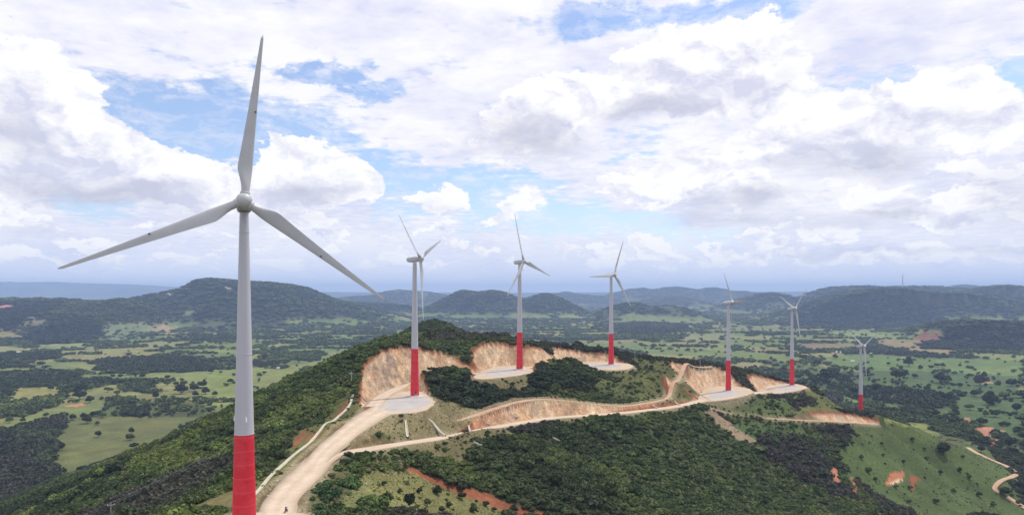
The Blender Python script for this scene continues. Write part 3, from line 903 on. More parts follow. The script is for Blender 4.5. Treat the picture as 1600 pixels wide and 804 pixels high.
def leaf_mat(name, instanced):
    m, nt, b = new_mat(name)
    if instanced:
        at = nt.nodes.new('ShaderNodeAttribute'); at.attribute_type = 'INSTANCER'; at.attribute_name = 'tint'
        base = at.outputs['Color']
    else:
        oi = nt.nodes.new('ShaderNodeObjectInfo')
        base = oi.outputs['Color']
    geo = nt.nodes.new('ShaderNodeNewGeometry')
    k = maprange(nt, geo.outputs['Random Per Island'], 0, 1, .62, 1.45)
    c = mix_col(nt, 1.0, base, k, 'MULTIPLY')
    tc = nt.nodes.new('ShaderNodeTexCoord')
    n = noise(nt, 1.7, 3, .6, tc.outputs['Object'])
    c = mix_col(nt, 1.0, c, maprange(nt, n.outputs[0], .3, .7, .7, 1.3), 'MULTIPLY')
    nt.links.new(c, b.inputs['Base Color'])
    b.inputs['Roughness'].default_value = .75
    b.inputs['Specular IOR Level'].default_value = .25
    # a little light passes through the leaves
    out = [x for x in nt.nodes if x.type == 'OUTPUT_MATERIAL'][0]
    tr = nt.nodes.new('ShaderNodeBsdfTranslucent')
    nt.links.new(c, tr.inputs[0])
    mx = nt.nodes.new('ShaderNodeMixShader'); mx.inputs[0].default_value = .2
    nt.links.new(b.outputs[0], mx.inputs[1]); nt.links.new(tr.outputs[0], mx.inputs[2])
    nt.links.new(mx.outputs[0], out.inputs[0])
    return m


M['leaf_i'] = leaf_mat('scrub_leaves', True)
M['leaf_o'] = leaf_mat('tree_leaves', False)


# ------------------------------------------------------------------ ground sheet: rings round the point below the camera
def build_ground():
    a_in = np.radians(np.concatenate((np.arange(-46, -38, .35), np.arange(-38, 38, .105), np.arange(38, 46.01, .35))))
    a_out = np.radians(np.linspace(46, 314, 70)[1:-1])
    ang = np.concatenate((a_in, a_out))
    rad = np.concatenate((np.linspace(0.5, 120, 24), np.exp(np.arange(math.log(123), math.log(860), .0052)), np.exp(np.arange(math.log(864), math.log(7000), .0085)), np.exp(np.linspace(math.log(7100), math.log(29000), 110))))
    A, R = np.meshgrid(ang, rad)
    X, Yv = R * np.sin(A), R * np.cos(A)
    x, y = X.ravel(), Yv.ravel()
    z, nat, r, near, cut = ground(x, y, True)
    col, den, tin = landcover(x, y, z, nat, r, near, cut)
    na, nr = len(ang), len(rad)
    i = np.arange(nr - 1)[:, None] * na
    j = np.arange(na)[None, :]
    k = (j + 1) % na
    f = np.stack((i + j, i + na + j, i + na + k, i + k), -1).reshape(-1, 4)
    verts = np.stack((x, y, z), 1)
    me = np_mesh('ground', verts, f[:, ::-1].ravel(), np.full(len(f), 4))
    ca = me.color_attributes.new('cover', 'FLOAT_COLOR', 'POINT')
    ca.data.foreach_set('color', np.concatenate((col, np.ones((len(x), 1))), 1).astype(np.float32).ravel())
    ba = me.attributes.new('bare', 'FLOAT', 'POINT')
    ba.data.foreach_set('value', (sstep(.35, 1.1, cut) * (near < 60)).astype(np.float32))
    o = link_mesh('ground', me, M['ground'])
    tag(o, kind='structure')
    return o


build_ground()


# ------------------------------------------------------------------ roads, tracks and pads (laid on the ground with a skirt)
def ribbon(name, P, mat, lift=.22, wob=.12, seed=1):
    P = np.asarray(P)
    t = np.gradient(P[:, :2], axis=0)
    t /= np.linalg.norm(t, axis=1)[:, None] + 1e-9
    nrm = np.stack((-t[:, 1], t[:, 0]), 1)
    s = np.arange(len(P)) * 1.0
    wl = P[:, 3] * (1 + wob * 2 * (fbm(s, s * 0, 3.0, 3, seed) - .5))
    wr = P[:, 3] * (1 + wob * 2 * (fbm(s, s * 0, 3.0, 3, seed + 9) - .5))
    rows = []
    for off, dz in ((1.0, -.9), (1.0, 0), (.5, .05), (0, .07), (-.5, .05), (-1.0, 0), (-1.0, -.9)):
        w = np.where(off > 0, wl, wr) * off
        if dz < -.5: w = w + np.sign(off) * .35
        rows.append(np.concatenate((P[:, :2] + nrm * w[:, None], (P[:, 2] + lift + dz)[:, None]), 1))
    V = np.stack(rows, 1).reshape(-1, 3)
    n, c = len(P), 7
    i = np.arange(n - 1)[:, None] * c
    j = np.arange(c - 1)[None, :]
    f = np.stack((i + j, i + c + j, i + c + j + 1, i + j + 1), -1).reshape(-1, 4)
    me = np_mesh(name, V, f.ravel(), np.full(len(f), 4))
    at = me.attributes.new('across', 'FLOAT', 'POINT')
    at.data.foreach_set('value', np.tile(np.array([1.0, 1.0, .5, 0, -.5, -1.0, -1.0], np.float32), n))
    o = link_mesh(name, me, mat)
    return tag(o, kind='structure')


def slab(name, poly, z, mat, h=.9, wob=1.2, seed=3):
    p = round_poly(poly, 1)
    c = p.mean(0)
    d = p - c
    a = np.arctan2(d[:, 1], d[:, 0])
    k = 1 + wob / np.linalg.norm(d, axis=1) * 2 * (fbm(a * 6, a * 0, 1.0, 3, seed) - .5)
    p = c + d * k[:, None]
    mb = MB()
    mb.loft([[(*(c + (q - c) * 1.01), z - h) for q in p], [(*q, z) for q in p]])
    o = mb.build(name, mat)
    return tag(o, kind='structure')


ribbon('road', R_MAIN, M['road'], .20, seed=1)
ribbon('road', R_UP, M['road'], .205, seed=2)
ribbon('road', R_LOOP, M['road'], .21, seed=3)
ribbon('road', R_T34, M['road'], .2, seed=4)
ribbon('dirt_track', TRK_UP, M['track'], .2, .25, seed=5)
ribbon('dirt_track', TRK_T7, M['track'], .2, .25, seed=6)
for i, (k, (z, p)) in enumerate(PADS.items()):
    slab('gravel_pad', p, z + .235 + .004 * i, M['padm'], seed=20 + i)


def crane_patch(px, D):
    poly = [W(a, b, D * F / (b - HY))[:2] for a, b in px]
    slab('crane_hardstand', poly, CZ - D + .27, M['crane'], h=.3, wob=1.6, seed=int(D))


crane_patch([(586, 640), (598, 627), (625, 620), (668, 621), (675, 627), (655, 639), (618, 643)], 60)
crane_patch([(756, 588), (762, 580), (785, 576), (818, 577), (812, 583), (785, 587)], 57)
crane_patch([(908, 573), (918, 569), (968, 569), (972, 573), (940, 576)], 64)
crane_patch([(1104, 623), (1110, 614), (1132, 610), (1160, 612), (1150, 617), (1125, 623)], 89)
crane_patch([(1208, 612), (1216, 605), (1244, 603), (1252, 605), (1238, 609)], 96)


def far_track(pts, hw, mat, seed, lift=.25):
    w = np.array([hit(*q) for q in pts])
    P = dense(np.concatenate((w, np.full((len(w), 1), hw)), 1), 5.0)
    P[:, 2] = ground(P[:, 0], P[:, 1]) + lift
    ribbon('dirt_track', P, mat, .35, .25, seed)


far_track([(1512, 699), (1530, 710), (1548, 718), (1572, 728), (1586, 738), (1580, 744), (1560, 752), (1553, 762), (1562, 769)], 2.6, M['track'], 31)
far_track([(1574, 776), (1590, 786), (1606, 796)], 3.0, M['track'], 32)


# ------------------------------------------------------------------ drainage channels
def channel(pts, hw, label, name='drainage_channel', depth=.3):
    w = np.array([hit(*q) for q in pts])
    P = dense(np.concatenate((w, np.full((len(w), 1), hw)), 1), 2.0)
    P[:, 2] = np.maximum(ground(P[:, 0], P[:, 1]), P[:, 2] - 2)
    P[:, 2] = np.convolve(np.pad(P[:, 2], 4, mode='edge'), np.ones(9) / 9, 'valid') + .15
    t = np.gradient(P[:, :2], axis=0)
    t /= np.linalg.norm(t, axis=1)[:, None] + 1e-9
    nrm = np.stack((-t[:, 1], t[:, 0]), 1)
    s = np.arange(len(P)) * 1.0
    hwv = hw * (1 + .5 * (fbm(s, s * 0, 4.0, 3, len(pts)) - .5))
    rows = []
    for off, dz in ((1.05, -.8), (1.0, .32), (.8, .34), (.55, .08), (-.55, .08), (-.8, .34), (-1.0, .32), (-1.05, -.8)):
        rows.append(np.concatenate((P[:, :2] + nrm * (hwv * off)[:, None], (P[:, 2] + dz)[:, None]), 1))
    V = np.stack(rows, 1).reshape(-1, 3)
    n, c = len(P), 8
    i = np.arange(n - 1)[:, None] * c
    j = np.arange(c - 1)[None, :]
    f = np.stack((i + j, i + c + j, i + c + j + 1, i + j + 1), -1).reshape(-1, 4)
    o = link_mesh(name, np_mesh(name, V, f.ravel(), np.full(len(f), 4), smooth=False), M['concrete'])
    return tag(o, label, 'drain', 'concrete drains on the ridge')


channel([(392, 778), (405, 765), (425, 742), (447, 722), (480, 695), (500, 673), (525, 655), (545, 635), (550, 622), (553, 612)], .5, 'long pale concrete ditch running beside the wide road, left of it')
channel([(632, 647), (634, 660), (637, 685)], .6, 'short upright concrete chute on the grassy bank under the pad nearest the camera', 'drainage_chute')
channel([(658, 641), (675, 660), (695, 682)], .65, 'slanting concrete chute on the grassy bank under the pad nearest the camera', 'drainage_chute')
channel([(735, 687), (744, 692), (753, 698)], .5, 'small concrete chute leaving the lower road edge, below the slanting chute', 'drainage_chute')
channel([(732, 662), (738, 674)], .5, 'concrete chute at the left end of the red road cutting', 'drainage_chute')
channel([(757, 657), (765, 665)], .5, 'concrete chute in the red cutting just right of its leftmost chute', 'drainage_chute')
channel([(801, 645), (808, 655)], .5, 'concrete chute in the red cutting below the middle of the upper track', 'drainage_chute')
channel([(847, 668), (860, 680), (874, 693)], .5, 'thin concrete chute running down into the dark scrub below the road', 'drainage_chute')
channel([(1018, 631), (1026, 638), (1036, 647)], .5, 'thin chute down the low red cutting left of the bend of the upper track', 'drainage_chute')
channel([(1046, 619), (1055, 628), (1064, 634)], .5, 'short chute from the bend of the upper track down to the wide road', 'drainage_chute')
channel([(540, 724), (547, 731), (560, 737)], .5, 'curved pale chute among bushes right of the road junction', 'drainage_chute')


# ------------------------------------------------------------------ vegetation
def ico(sub):
    bm = bmesh.new()
    bmesh.ops.create_icosphere(bm, subdivisions=sub, radius=1)
    bm.verts.ensure_lookup_table()
    v = np.array([x.co[:] for x in bm.verts]); f = np.array([[q.index for q in p.verts] for p in bm.faces])
    bm.free()
    return v, f


ICO1, ICO2 = ico(1), ico(2)


def crown_arrays(seed, lobes=7, leaves=260, leaf=.2, flat=.72, core=True):
    """crown of unit radius made of leaf clumps; centre at height about .95"""
    g = np.random.default_rng(seed)
    V, Fc, S = [], [], []
    nv = 0
    cs = []
    for i in range(lobes):
        a = 2 * math.pi * (i + g.uniform(-.3, .3)) / lobes
        rr = g.uniform(.25, .68) if i else 0
        c = np.array([rr * math.cos(a), rr * math.sin(a), .85 + g.uniform(-.25, .4) * flat + (.25 if not i else 0)])
        cs.append((c, g.uniform(.34, .56)))
    for c, r in cs:
        if core:
            v, f = ICO1
            d = 1 + .25 * (g.random(len(v)) - .5)
            vv = c + v * (r * .80) * d[:, None] * np.array([1, 1, .85])
            V.append(vv); Fc.append((f + nv).ravel()); S.append(np.full(len(f), 3)); nv += len(vv)
        n = leaves // lobes
        dirs = g.normal(size=(n, 3)); dirs /= np.linalg.norm(dirs, axis=1)[:, None]
        dirs[:, 2] = np.where(dirs[:, 2] < -.45, -dirs[:, 2], dirs[:, 2])
        p = c + dirs * (r * g.uniform(.72, 1.15, n))[:, None] * np.array([1, 1, .85])
        nn = dirs + g.normal(size=(n, 3)) * .55; nn /= np.linalg.norm(nn, axis=1)[:, None]
        u = np.cross(nn, g.normal(size=(n, 3))); u /= np.linalg.norm(u, axis=1)[:, None]
        w = np.cross(nn, u)
        s = leaf * g.uniform(.6, 1.3, n)[:, None]
        q = np.stack((p - u * s - w * s * .6, p + u * s * .9 - w * s * .7, p + u * s + w * s * .8, p - u * s * .7 + w * s), 1).reshape(-1, 3)
        V.append(q); Fc.append(np.arange(nv, nv + len(q))); S.append(np.full(n, 4)); nv += len(q)
    return np.concatenate(V), np.concatenate(Fc), np.concatenate(S)


def trunk_mb(seed, h=.9, r=.07):
    g = random.Random(seed)
    mb = MB()
    top = Vector((g.uniform(-.06, .06), g.uniform(-.06, .06), h * .62))
    mb.tube((0, 0, -.15), top, r, r * .7, 6)
    for k in range(3):
        a = 2 * math.pi * (k + g.random() * .5) / 3
        mb.tube(top, (top.x + .38 * math.cos(a), top.y + .38 * math.sin(a), h * 1.08), r * .55, r * .2, 5)
    return mb


VAR = bpy.data.collections.new('scrub_variants')
FARV = bpy.data.collections.new('far_scrub_variants')
for i in range(7):
    v, f, s = crown_arrays(100 + i, lobes=6 + i % 3, leaves=300, leaf=.15, flat=.7)
    me = np_mesh('scrub_variant_%d' % i, v, f, s, smooth=False)
    me.materials.append(M['leaf_i'])
    VAR.objects.link(bpy.data.objects.new('scrub_variant_%d' % i, me))
for i in range(5):
    v, f, s = crown_arrays(200 + i, lobes=6, leaves=60, leaf=.22, flat=.6)
    me = np_mesh('far_scrub_variant_%d' % i, v, f, s, smooth=False)
    me.materials.append(M['leaf_i'])
    FARV.objects.link(bpy.data.objects.new('far_scrub_variant_%d' % i, me))


def gn_scatter(coll):
    ng = bpy.data.node_groups.new('scatter', 'GeometryNodeTree')
    ng.interface.new_socket('Geometry', in_out='INPUT', socket_type='NodeSocketGeometry')
    ng.interface.new_socket('Geometry', in_out='OUTPUT', socket_type='NodeSocketGeometry')
    N = ng.nodes
    gi, go = N.new('NodeGroupInput'), N.new('NodeGroupOutput')
    ci = N.new('GeometryNodeCollectionInfo')
    ci.inputs['Collection'].default_value = coll
    ci.inputs['Separate Children'].default_value = True
    ci.inputs['Reset Children'].default_value = True
    ip = N.new('GeometryNodeInstanceOnPoints')
    ip.inputs['Pick Instance'].default_value = True

    def attr(name, typ):
        a = N.new('GeometryNodeInputNamedAttribute')
        a.data_type = typ
        a.inputs['Name'].default_value = name
        return a.outputs['Attribute']
    L = ng.links.new
    L(gi.outputs[0], ip.inputs['Points'])
    L(ci.outputs[0], ip.inputs['Instance'])
    L(attr('idx', 'INT'), ip.inputs['Instance Index'])
    L(attr('rot', 'FLOAT_VECTOR'), ip.inputs['Rotation'])
    L(attr('scl', 'FLOAT_VECTOR'), ip.inputs['Scale'])
    L(ip.outputs[0], go.inputs[0])
    return ng


def scatter_obj(name, x, y, z, scl, tint, nvar, ng, label, cat):
    n = len(x)
    me = bpy.data.meshes.new(name)
    me.vertices.add(n)
    me.vertices.foreach_set('co', np.stack((x, y, z), 1).astype(np.float32).ravel())
    a = me.attributes.new('idx', 'INT', 'POINT'); a.data.foreach_set('value', rng.integers(0, nvar, n).astype(np.int32))
    rot = np.stack((rng.normal(0, .06, n), rng.normal(0, .06, n), rng.uniform(0, 6.283, n)), 1)
    a = me.attributes.new('rot', 'FLOAT_VECTOR', 'POINT'); a.data.foreach_set('vector', rot.astype(np.float32).ravel())
    a = me.attributes.new('scl', 'FLOAT_VECTOR', 'POINT'); a.data.foreach_set('vector', scl.astype(np.float32).ravel())
    a = me.attributes.new('tint', 'FLOAT_COLOR', 'POINT'); a.data.foreach_set('color', np.concatenate((tint, np.ones((n, 1))), 1).astype(np.float32).ravel())
    o = bpy.data.objects.new(name, me)
    COL.objects.link(o)
    md = o.modifiers.new('scatter', 'NODES')
    md.node_group = ng
    tag(o, label, cat, kind='stuff')
    return o


def jitter_grid(x0, x1, y0, y1, s):
    gx, gy = np.meshgrid(np.arange(x0, x1, s), np.arange(y0, y1, s))
    gx = gx + rng.uniform(-.48, .48, gx.shape) * s
    gy = gy + rng.uniform(-.48, .48, gy.shape) * s
    return gx.ravel(), gy.ravel()


def veg(x, y):
    m = (np.abs(x) < y * .80 + 60)
    x, y = x[m], y[m]
    z, nat, r, near, cut = ground(x, y, True)
    col, den, tin = landcover(x, y, z, nat, r, near, cut)
    keep = rng.random(len(x)) < den
    return x[keep], y[keep], z[keep], tin[keep], r[keep], near[keep], den[keep]


NG1, NG2 = gn_scatter(VAR), gn_scatter(FARV)
# scrub of the ridge
x, y = jitter_grid(-560, 640, 95, 1000, 2.75)
x, y, z, tin, r, near, den = veg(x, y)
m = (r > 2)
x, y, z, tin, den, near = x[m], y[m], z[m], tin[m], den[m], near[m]
rad = rng.gamma(7, 1 / 7., len(x)) * (.85 + .95 * den) * np.where(den > .98, 1.12, 1.0)
rad = 1.1 * rad * np.where(rng.random(len(x)) < .06, 1.5, 1.0)
rad = np.minimum(rad, np.maximum(.45, near * .42))
tint = tin * rng.uniform(.72, 1.35, (len(x), 1)) * rng.uniform(.93, 1.07, (len(x), 3))
scatter_obj('scrub_forest', x, y, z - .35 * rad, np.stack((rad, rad, rad * rng.uniform(.5, .95, len(x))), 1), tint, 7, NG1, 'dense green scrub covering the slopes of the ridge', 'scrub')
print('ridge scrub', len(x))
# low herbs and small bushes in the open patches of the ridge
x, y = jitter_grid(-200, 560, 100, 780, 2.4)
m0 = fbm(x, y, 14, 3, 81) > .5
x, y = x[m0], y[m0]
zz, nat, r, near, cut = ground(x, y, True)
cc, dd, tt = landcover(x, y, zz, nat, r, near, cut)
m = (r > 2) & (dd < .5) & (near > 1.6) & (cut < .5) & (rng.random(len(x)) < .34) & (cc[:, 0] < cc[:, 1] * 1.45) & (np.abs(x) < y * .8)
x, y, zz, cc = x[m], y[m], zz[m], cc[m]
rad = rng.uniform(.22, .7, len(x)) * (1 + .5 * (rng.random(len(x)) < .08))
tint = cc * rng.uniform(.75, 1.45, (len(x), 1))
scatter_obj('low_bushes', x, y, zz - .25 * rad, np.stack((rad, rad, rad * .8), 1), tint, 7, NG1, 'low herbs and knee-high bushes dotted over the grassy patches', 'undergrowth')
print('low', len(x))
x, y = jitter_grid(-75, 130, 175, 420, 1.35)
zz, nat, r, near, cut = ground(x, y, True)
cc, dd, tt = landcover(x, y, zz, nat, r, near, cut)
m = (dd < .7) & (near > 1.0) & (cut < .6) & (rng.random(len(x)) < .75 * sstep(.38, .6, fbm(x, y, 9, 3, 83))) & (cc[:, 0] < cc[:, 1] * 1.6)
x, y, zz, cc = x[m], y[m], zz[m], cc[m]
rad = rng.uniform(.15, .42, len(x))
tint = cc * rng.uniform(.7, 1.7, (len(x), 1)) * C(.95, 1.05, .85)
scatter_obj('grass_tufts', x, y, zz - .3 * rad, np.stack((rad, rad, rad * .75), 1), tint, 5, NG2, 'short grass tufts over the banks near the road', 'grass')
print('tufts', len(x))
# woods, hedges and thickets of the plain and the far hills
XS, YS, ZS, TS, RS = [], [], [], [], []
for y0, y1, s in ((600, 1100, 6.5), (1100, 1700, 9.0), (1700, 2600, 13), (2600, 4000, 19), (4000, 7000, 30), (7000, 12500, 62)):
    x, y = jitter_grid(-y1 * .8, y1 * .8, y0, y1, s)
    x, y, z, tin, r, near, den = veg(x, y)
    m = ~((r > 2) & (y < 1000) & (x > -560) & (x < 640))
    x, y, z, tin, den = x[m], y[m], z[m], tin[m], den[m]
    XS.append(x); YS.append(y); ZS.append(z); TS.append(tin)
    RS.append(np.clip(s * .62 * rng.gamma(10, .1, len(x)), 2, 50) * (.8 + .4 * den))
x, y, z, tin, rad = map(np.concatenate, (XS, YS, ZS, TS, RS))
hgt = np.clip(np.minimum(rad, 4.2 + rad * .18), 2.0, 9) * rng.uniform(.8, 1.2, len(x))
tint = tin * rng.uniform(.75, 1.3, (len(x), 1))
scatter_obj('valley_woods', x, y, z - .3 * hgt, np.stack((rad, rad, hgt), 1), tint, 5, NG2, 'dark woods and hedges over the valley and the hills behind', 'woods')
print('valley', len(x))

# single trees and bushes one can count
TREE_ME = []
for i in range(6):
    v, f, s = crown_arrays(300 + i, lobes=8 + i % 3, leaves=520, leaf=.13, flat=.75)
    cm = np_mesh('crown', v, f, s, smooth=False); cm.materials.append(M['leaf_o'])
    tmb = trunk_mb(i)
    tm = bpy.data.meshes.new('trunk'); tm.from_pydata(tmb.v, [], tmb.f); tm.materials.append(M['bark'])
    TREE_ME.append((cm, tm))


def single_tree(px, py, wpx, label, group=None, tint='dark', name='tree', tall=1.0, k=[0]):
    X, Y, Z = hit(px, py)
    rr = wpx / 2 * Y / F / .95
    k[0] += 1
    cm, tm = TREE_ME[k[0] % 6]
    root = empty(name, (X, Y, Z), random.uniform(0, 6.28))
    hgt = rr * tall * random.uniform(.85, 1.1)
    root.scale = (rr, rr * random.uniform(.85, 1.15), hgt)
    tag(root, label, 'bush' if name == 'bush' else 'tree', group)
    c = bpy.data.objects.new('crown', cm); COL.objects.link(c); c.parent = root
    t = bpy.data.objects.new('trunk', tm); COL.objects.link(t); t.parent = root
    tt = PAL_TREE[tint] * random.uniform(.8, 1.3)
    c.color = (*tt, 1)
    return root


G_L, G_R = 'single trees in the left valley fields', 'single trees in the right valley fields'
LBL_L = 'small dark round tree standing by itself in the pale green fields left of the ridge'
LBL_R = 'small dark round tree standing by itself in the green plain right of the ridge'
single_tree(125, 623, 17, 'dark round tree right above the small orange bare patch in the left valley', G_L)
single_tree(140, 629, 13, 'dark tree just right of the tree above the orange bare patch', G_L)
single_tree(283, 615, 20, 'largest round tree among the left valley fields, above the olive thicket', G_L)
single_tree(243, 622, 12, 'round tree left of the largest tree, at the edge of the olive thicket', G_L)
single_tree(154, 682, 10, 'lone dark bush in the middle of the big olive field left of the ridge', G_L)
single_tree(210, 700, 12, 'lone dark tree at the lower right of the olive field, above the forested slope', G_L)
single_tree(204, 687, 13, 'wider of two stacked trees in the right part of the olive field', G_L)
single_tree(205, 677, 8, 'upper, slimmer of two stacked trees in the right part of the olive field', G_L, tall=1.4)
single_tree(360, 598, 10, 'lone round tree on bright pasture just left of the near tower', G_L)
single_tree(330, 582, 9, 'tree at the right end of the long dark wood left of the near tower', G_L)
single_tree(97, 703, 10, 'tall dark tree at the edge of the dark wood bordering the olive field', G_L, tall=1.5)
for q in [(127, 611, 16), (108, 611, 12), (79, 609, 9), (92, 610, 8), (61, 607, 11), (98, 616, 9), (168, 612, 9), (183, 617, 9), (136, 661, 14), (113, 656, 12), (130, 653, 9), (145, 650, 9),
          (152, 650, 11), (161, 652, 11), (152, 664, 7), (14, 660, 11), (36, 659, 9), (72, 651, 9), (223, 590, 9), (102, 597, 9), (305, 619, 10), (305, 611, 14), (321, 615, 14), (300, 604, 9),
          (316, 606, 12), (287, 603, 11), (275, 602, 8), (262, 602, 8), (240, 600, 8), (235, 604, 7), (262, 592, 7), (222, 590, 9), (256, 624, 8), (336, 618, 9), (358, 577, 7), (414, 561, 10),
          (467, 566, 12), (413, 584, 7), (405, 589, 8), (440, 577, 5), (433, 568, 6), (449, 567, 6), (345, 583, 5), (188, 590, 8), (214, 598, 9), (228, 597, 9), (204, 600, 10)]:
    single_tree(*q, LBL_L, G_L, random.choice(['dark', 'dark', 'mid']))
single_tree(1475, 710, 22, 'lone dark bush in the middle of the big grass slope on the right', 'bushes on the right grass slope', name='bush')
single_tree(1296, 597, 26, 'broad dark tree left of the lowest turbine, on the plain', G_R)
single_tree(1405, 594, 24, 'broad dark tree crown right of the lowest turbine, biggest nearby', G_R)
single_tree(1470, 598, 20, 'broad tree on the mid plain right of the biggest dark crown near the lowest turbine', G_R)
single_tree(1531, 602, 20, 'broad reddish dark tree beside a small pale bare patch on the right plain', G_R, 'grey')
single_tree(1420, 572, 16, 'tree with a tail of bushes on the bright strip behind the lowest turbine', G_R)
single_tree(1570, 774, 18, 'dark tree beside the bend of the orange track at the right edge', G_R)
for q in [(1255, 561, 9), (1276, 570, 11), (1305, 560, 8), (1335, 614, 14), (1438, 577, 8), (1408, 577, 8), (1455, 576, 7), (1464, 573, 8), (1473, 573, 8), (1519, 577, 7), (1538, 589, 10), (1580, 603, 16),
          (1592, 601, 10), (1569, 623, 16), (1594, 621, 14), (1522, 619, 14), (1547, 632, 22), (1589, 643, 16), (1555, 651, 16), (1448, 610, 10), (1412, 612, 14), (1480, 584, 6), (1491, 641, 14),
          (1368, 610, 14), (1445, 560, 6), (1388, 570, 6), (1500, 572, 5), (1585, 724, 16), (1592, 678, 14), (1578, 695, 14), (1585, 708, 12), (1535, 664, 13), (1583, 755, 8), (1596, 760, 10), (1530, 690, 16),
          (1533, 706, 12), (1556, 678, 10), (1500, 660, 12), (1462, 650, 12), (1425, 640, 10), (1540, 650, 10), (1570, 665, 10), (1515, 640, 12), (1480, 625, 14), (1270, 590, 8), (1320, 580, 9), (1355, 585, 9),
          (1180, 575, 7), (1195, 570, 8), (1210, 573, 7), (1225, 580, 8), (1160, 562, 6), (1205, 562, 6), (1235, 569, 7), (1345, 572, 7), (1430, 590, 8), (1500, 605, 8), (1560, 600, 7), (1440, 625, 12), (1395, 600, 8)]:
    single_tree(*q, LBL_R, G_R, random.choice(['dark', 'dark', 'mid']))
LBL_B = 'small dark bush on the big grass slope below the lowest turbine'
for q in [(1426, 688, 6), (1445, 702, 5), (1378, 694, 5), (1332, 694, 6), (1346, 716, 8), (1358, 738, 11), (1368, 750, 7), (1400, 762, 7), (1422, 764, 8), (1412, 722, 6), (1500, 736, 8), (1515, 748, 8), (1448, 718, 7),
          (1463, 786, 9), (1490, 770, 8), (1530, 775, 9), (1552, 790, 9), (1420, 786, 8), (1320, 700, 11), (1505, 715, 6), (1470, 740, 7), (1380, 712, 6)]:
    single_tree(*q, LBL_B, 'bushes on the right grass slope', random.choice(['dark', 'mid']), 'bush')
G_F = 'trees on the foreground grass patch'
single_tree(684, 772, 17, 'dark roundish bush just left of the red dirt strip, upper of the grass patch', G_F, name='bush')
single_tree(722, 768, 16, 'dark bush standing on the red dirt strip at its upper middle', G_F, name='bush')
single_tree(722, 780, 12, 'low bush just below the one on the red dirt strip', G_F, name='bush')
single_tree(640, 795, 15, 'tall thin dark tree in the middle of the foreground grass patch', G_F, name='tree', tall=2.0)
single_tree(803, 800, 14, 'dark bush at the bottom edge beside the end of the red strip', G_F, name='bush')
single_tree(606, 790, 18, 'tall olive bush left of the thin tree on the grass patch', G_F, 'mid', 'bush', 1.5)
for q in [(585, 800, 14), (668, 790, 13), (702, 792, 10), (760, 790, 10), (655, 770, 9), (740, 800, 12), (625, 770, 9), (690, 801, 12), (600, 758, 8), (772, 798, 9)]:
    single_tree(*q, 'small olive bush dotted over the foreground grass patch left of the red strip', G_F, random.choice(['mid', 'dark']), 'bush')


# ------------------------------------------------------------------ wind turbines
def blade_mb(R, root_r, sections=26, n=18, chord_max=3.25):
    """blade along +X, leading edge towards -Y (rotor seen from the front: +Z towards the viewer)"""
    mb = MB()
    rings = []
    for i in range(sections):
        t = i / (sections - 1)
        s = root_r + (R - root_r) * t
        u = s / R
        if u < .07: ch, th = 1.75, 1.75
        else:
            k = sstep(.06, .2, np.array(u))
            ch = lerp(1.75, chord_max, float(k)) if u < .2 else chord_max * (1 - ((u - .2) / .8) ** .82 * .84)
            th = lerp(1.75, 1.0, float(sstep(.06, .26, np.array(u)))) if u < .26 else max(.06, 1.0 * (1 - (u - .26) / .74 * .93))
        if t == 1: ch, th = .18, .04
        blend = float(sstep(.05, .2, np.array(u)))
        tw = math.radians(16) * (1 - u) ** 1.6 + math.radians(3)
        ring = []
        for j in range(n):
            a = 2 * math.pi * j / n
            cx, cy = math.cos(a), math.sin(a)
            # round root
            yr, zr = cx * ch / 2, cy * th / 2
            # aerofoil: blunt leading edge at -Y, thin trailing edge at +Y
            c = (1 - cx) / 2                       # 0 at +Y side .. 1
            xx = 1 - c                              # 0 = leading
            prof = 2.6 * (.2969 * math.sqrt(max(c * 0 + xx, 0)) - .126 * xx - .3516 * xx ** 2 + .2843 * xx ** 3 - .1015 * xx ** 4) * 1.3
            ya = -.30 * ch + xx * ch
            za = (1 if cy >= 0 else -1) * prof * th / 2 * .95
            yy = lerp(yr, ya, blend); zz = lerp(zr, za, blend)
            ring.append((s, yy * math.cos(tw) - zz * math.sin(tw), yy * math.sin(tw) + zz * math.cos(tw) + 1.6 * (u ** 2) * .5))
        rings.append(ring)
    mb.loft(rings)
    return mb


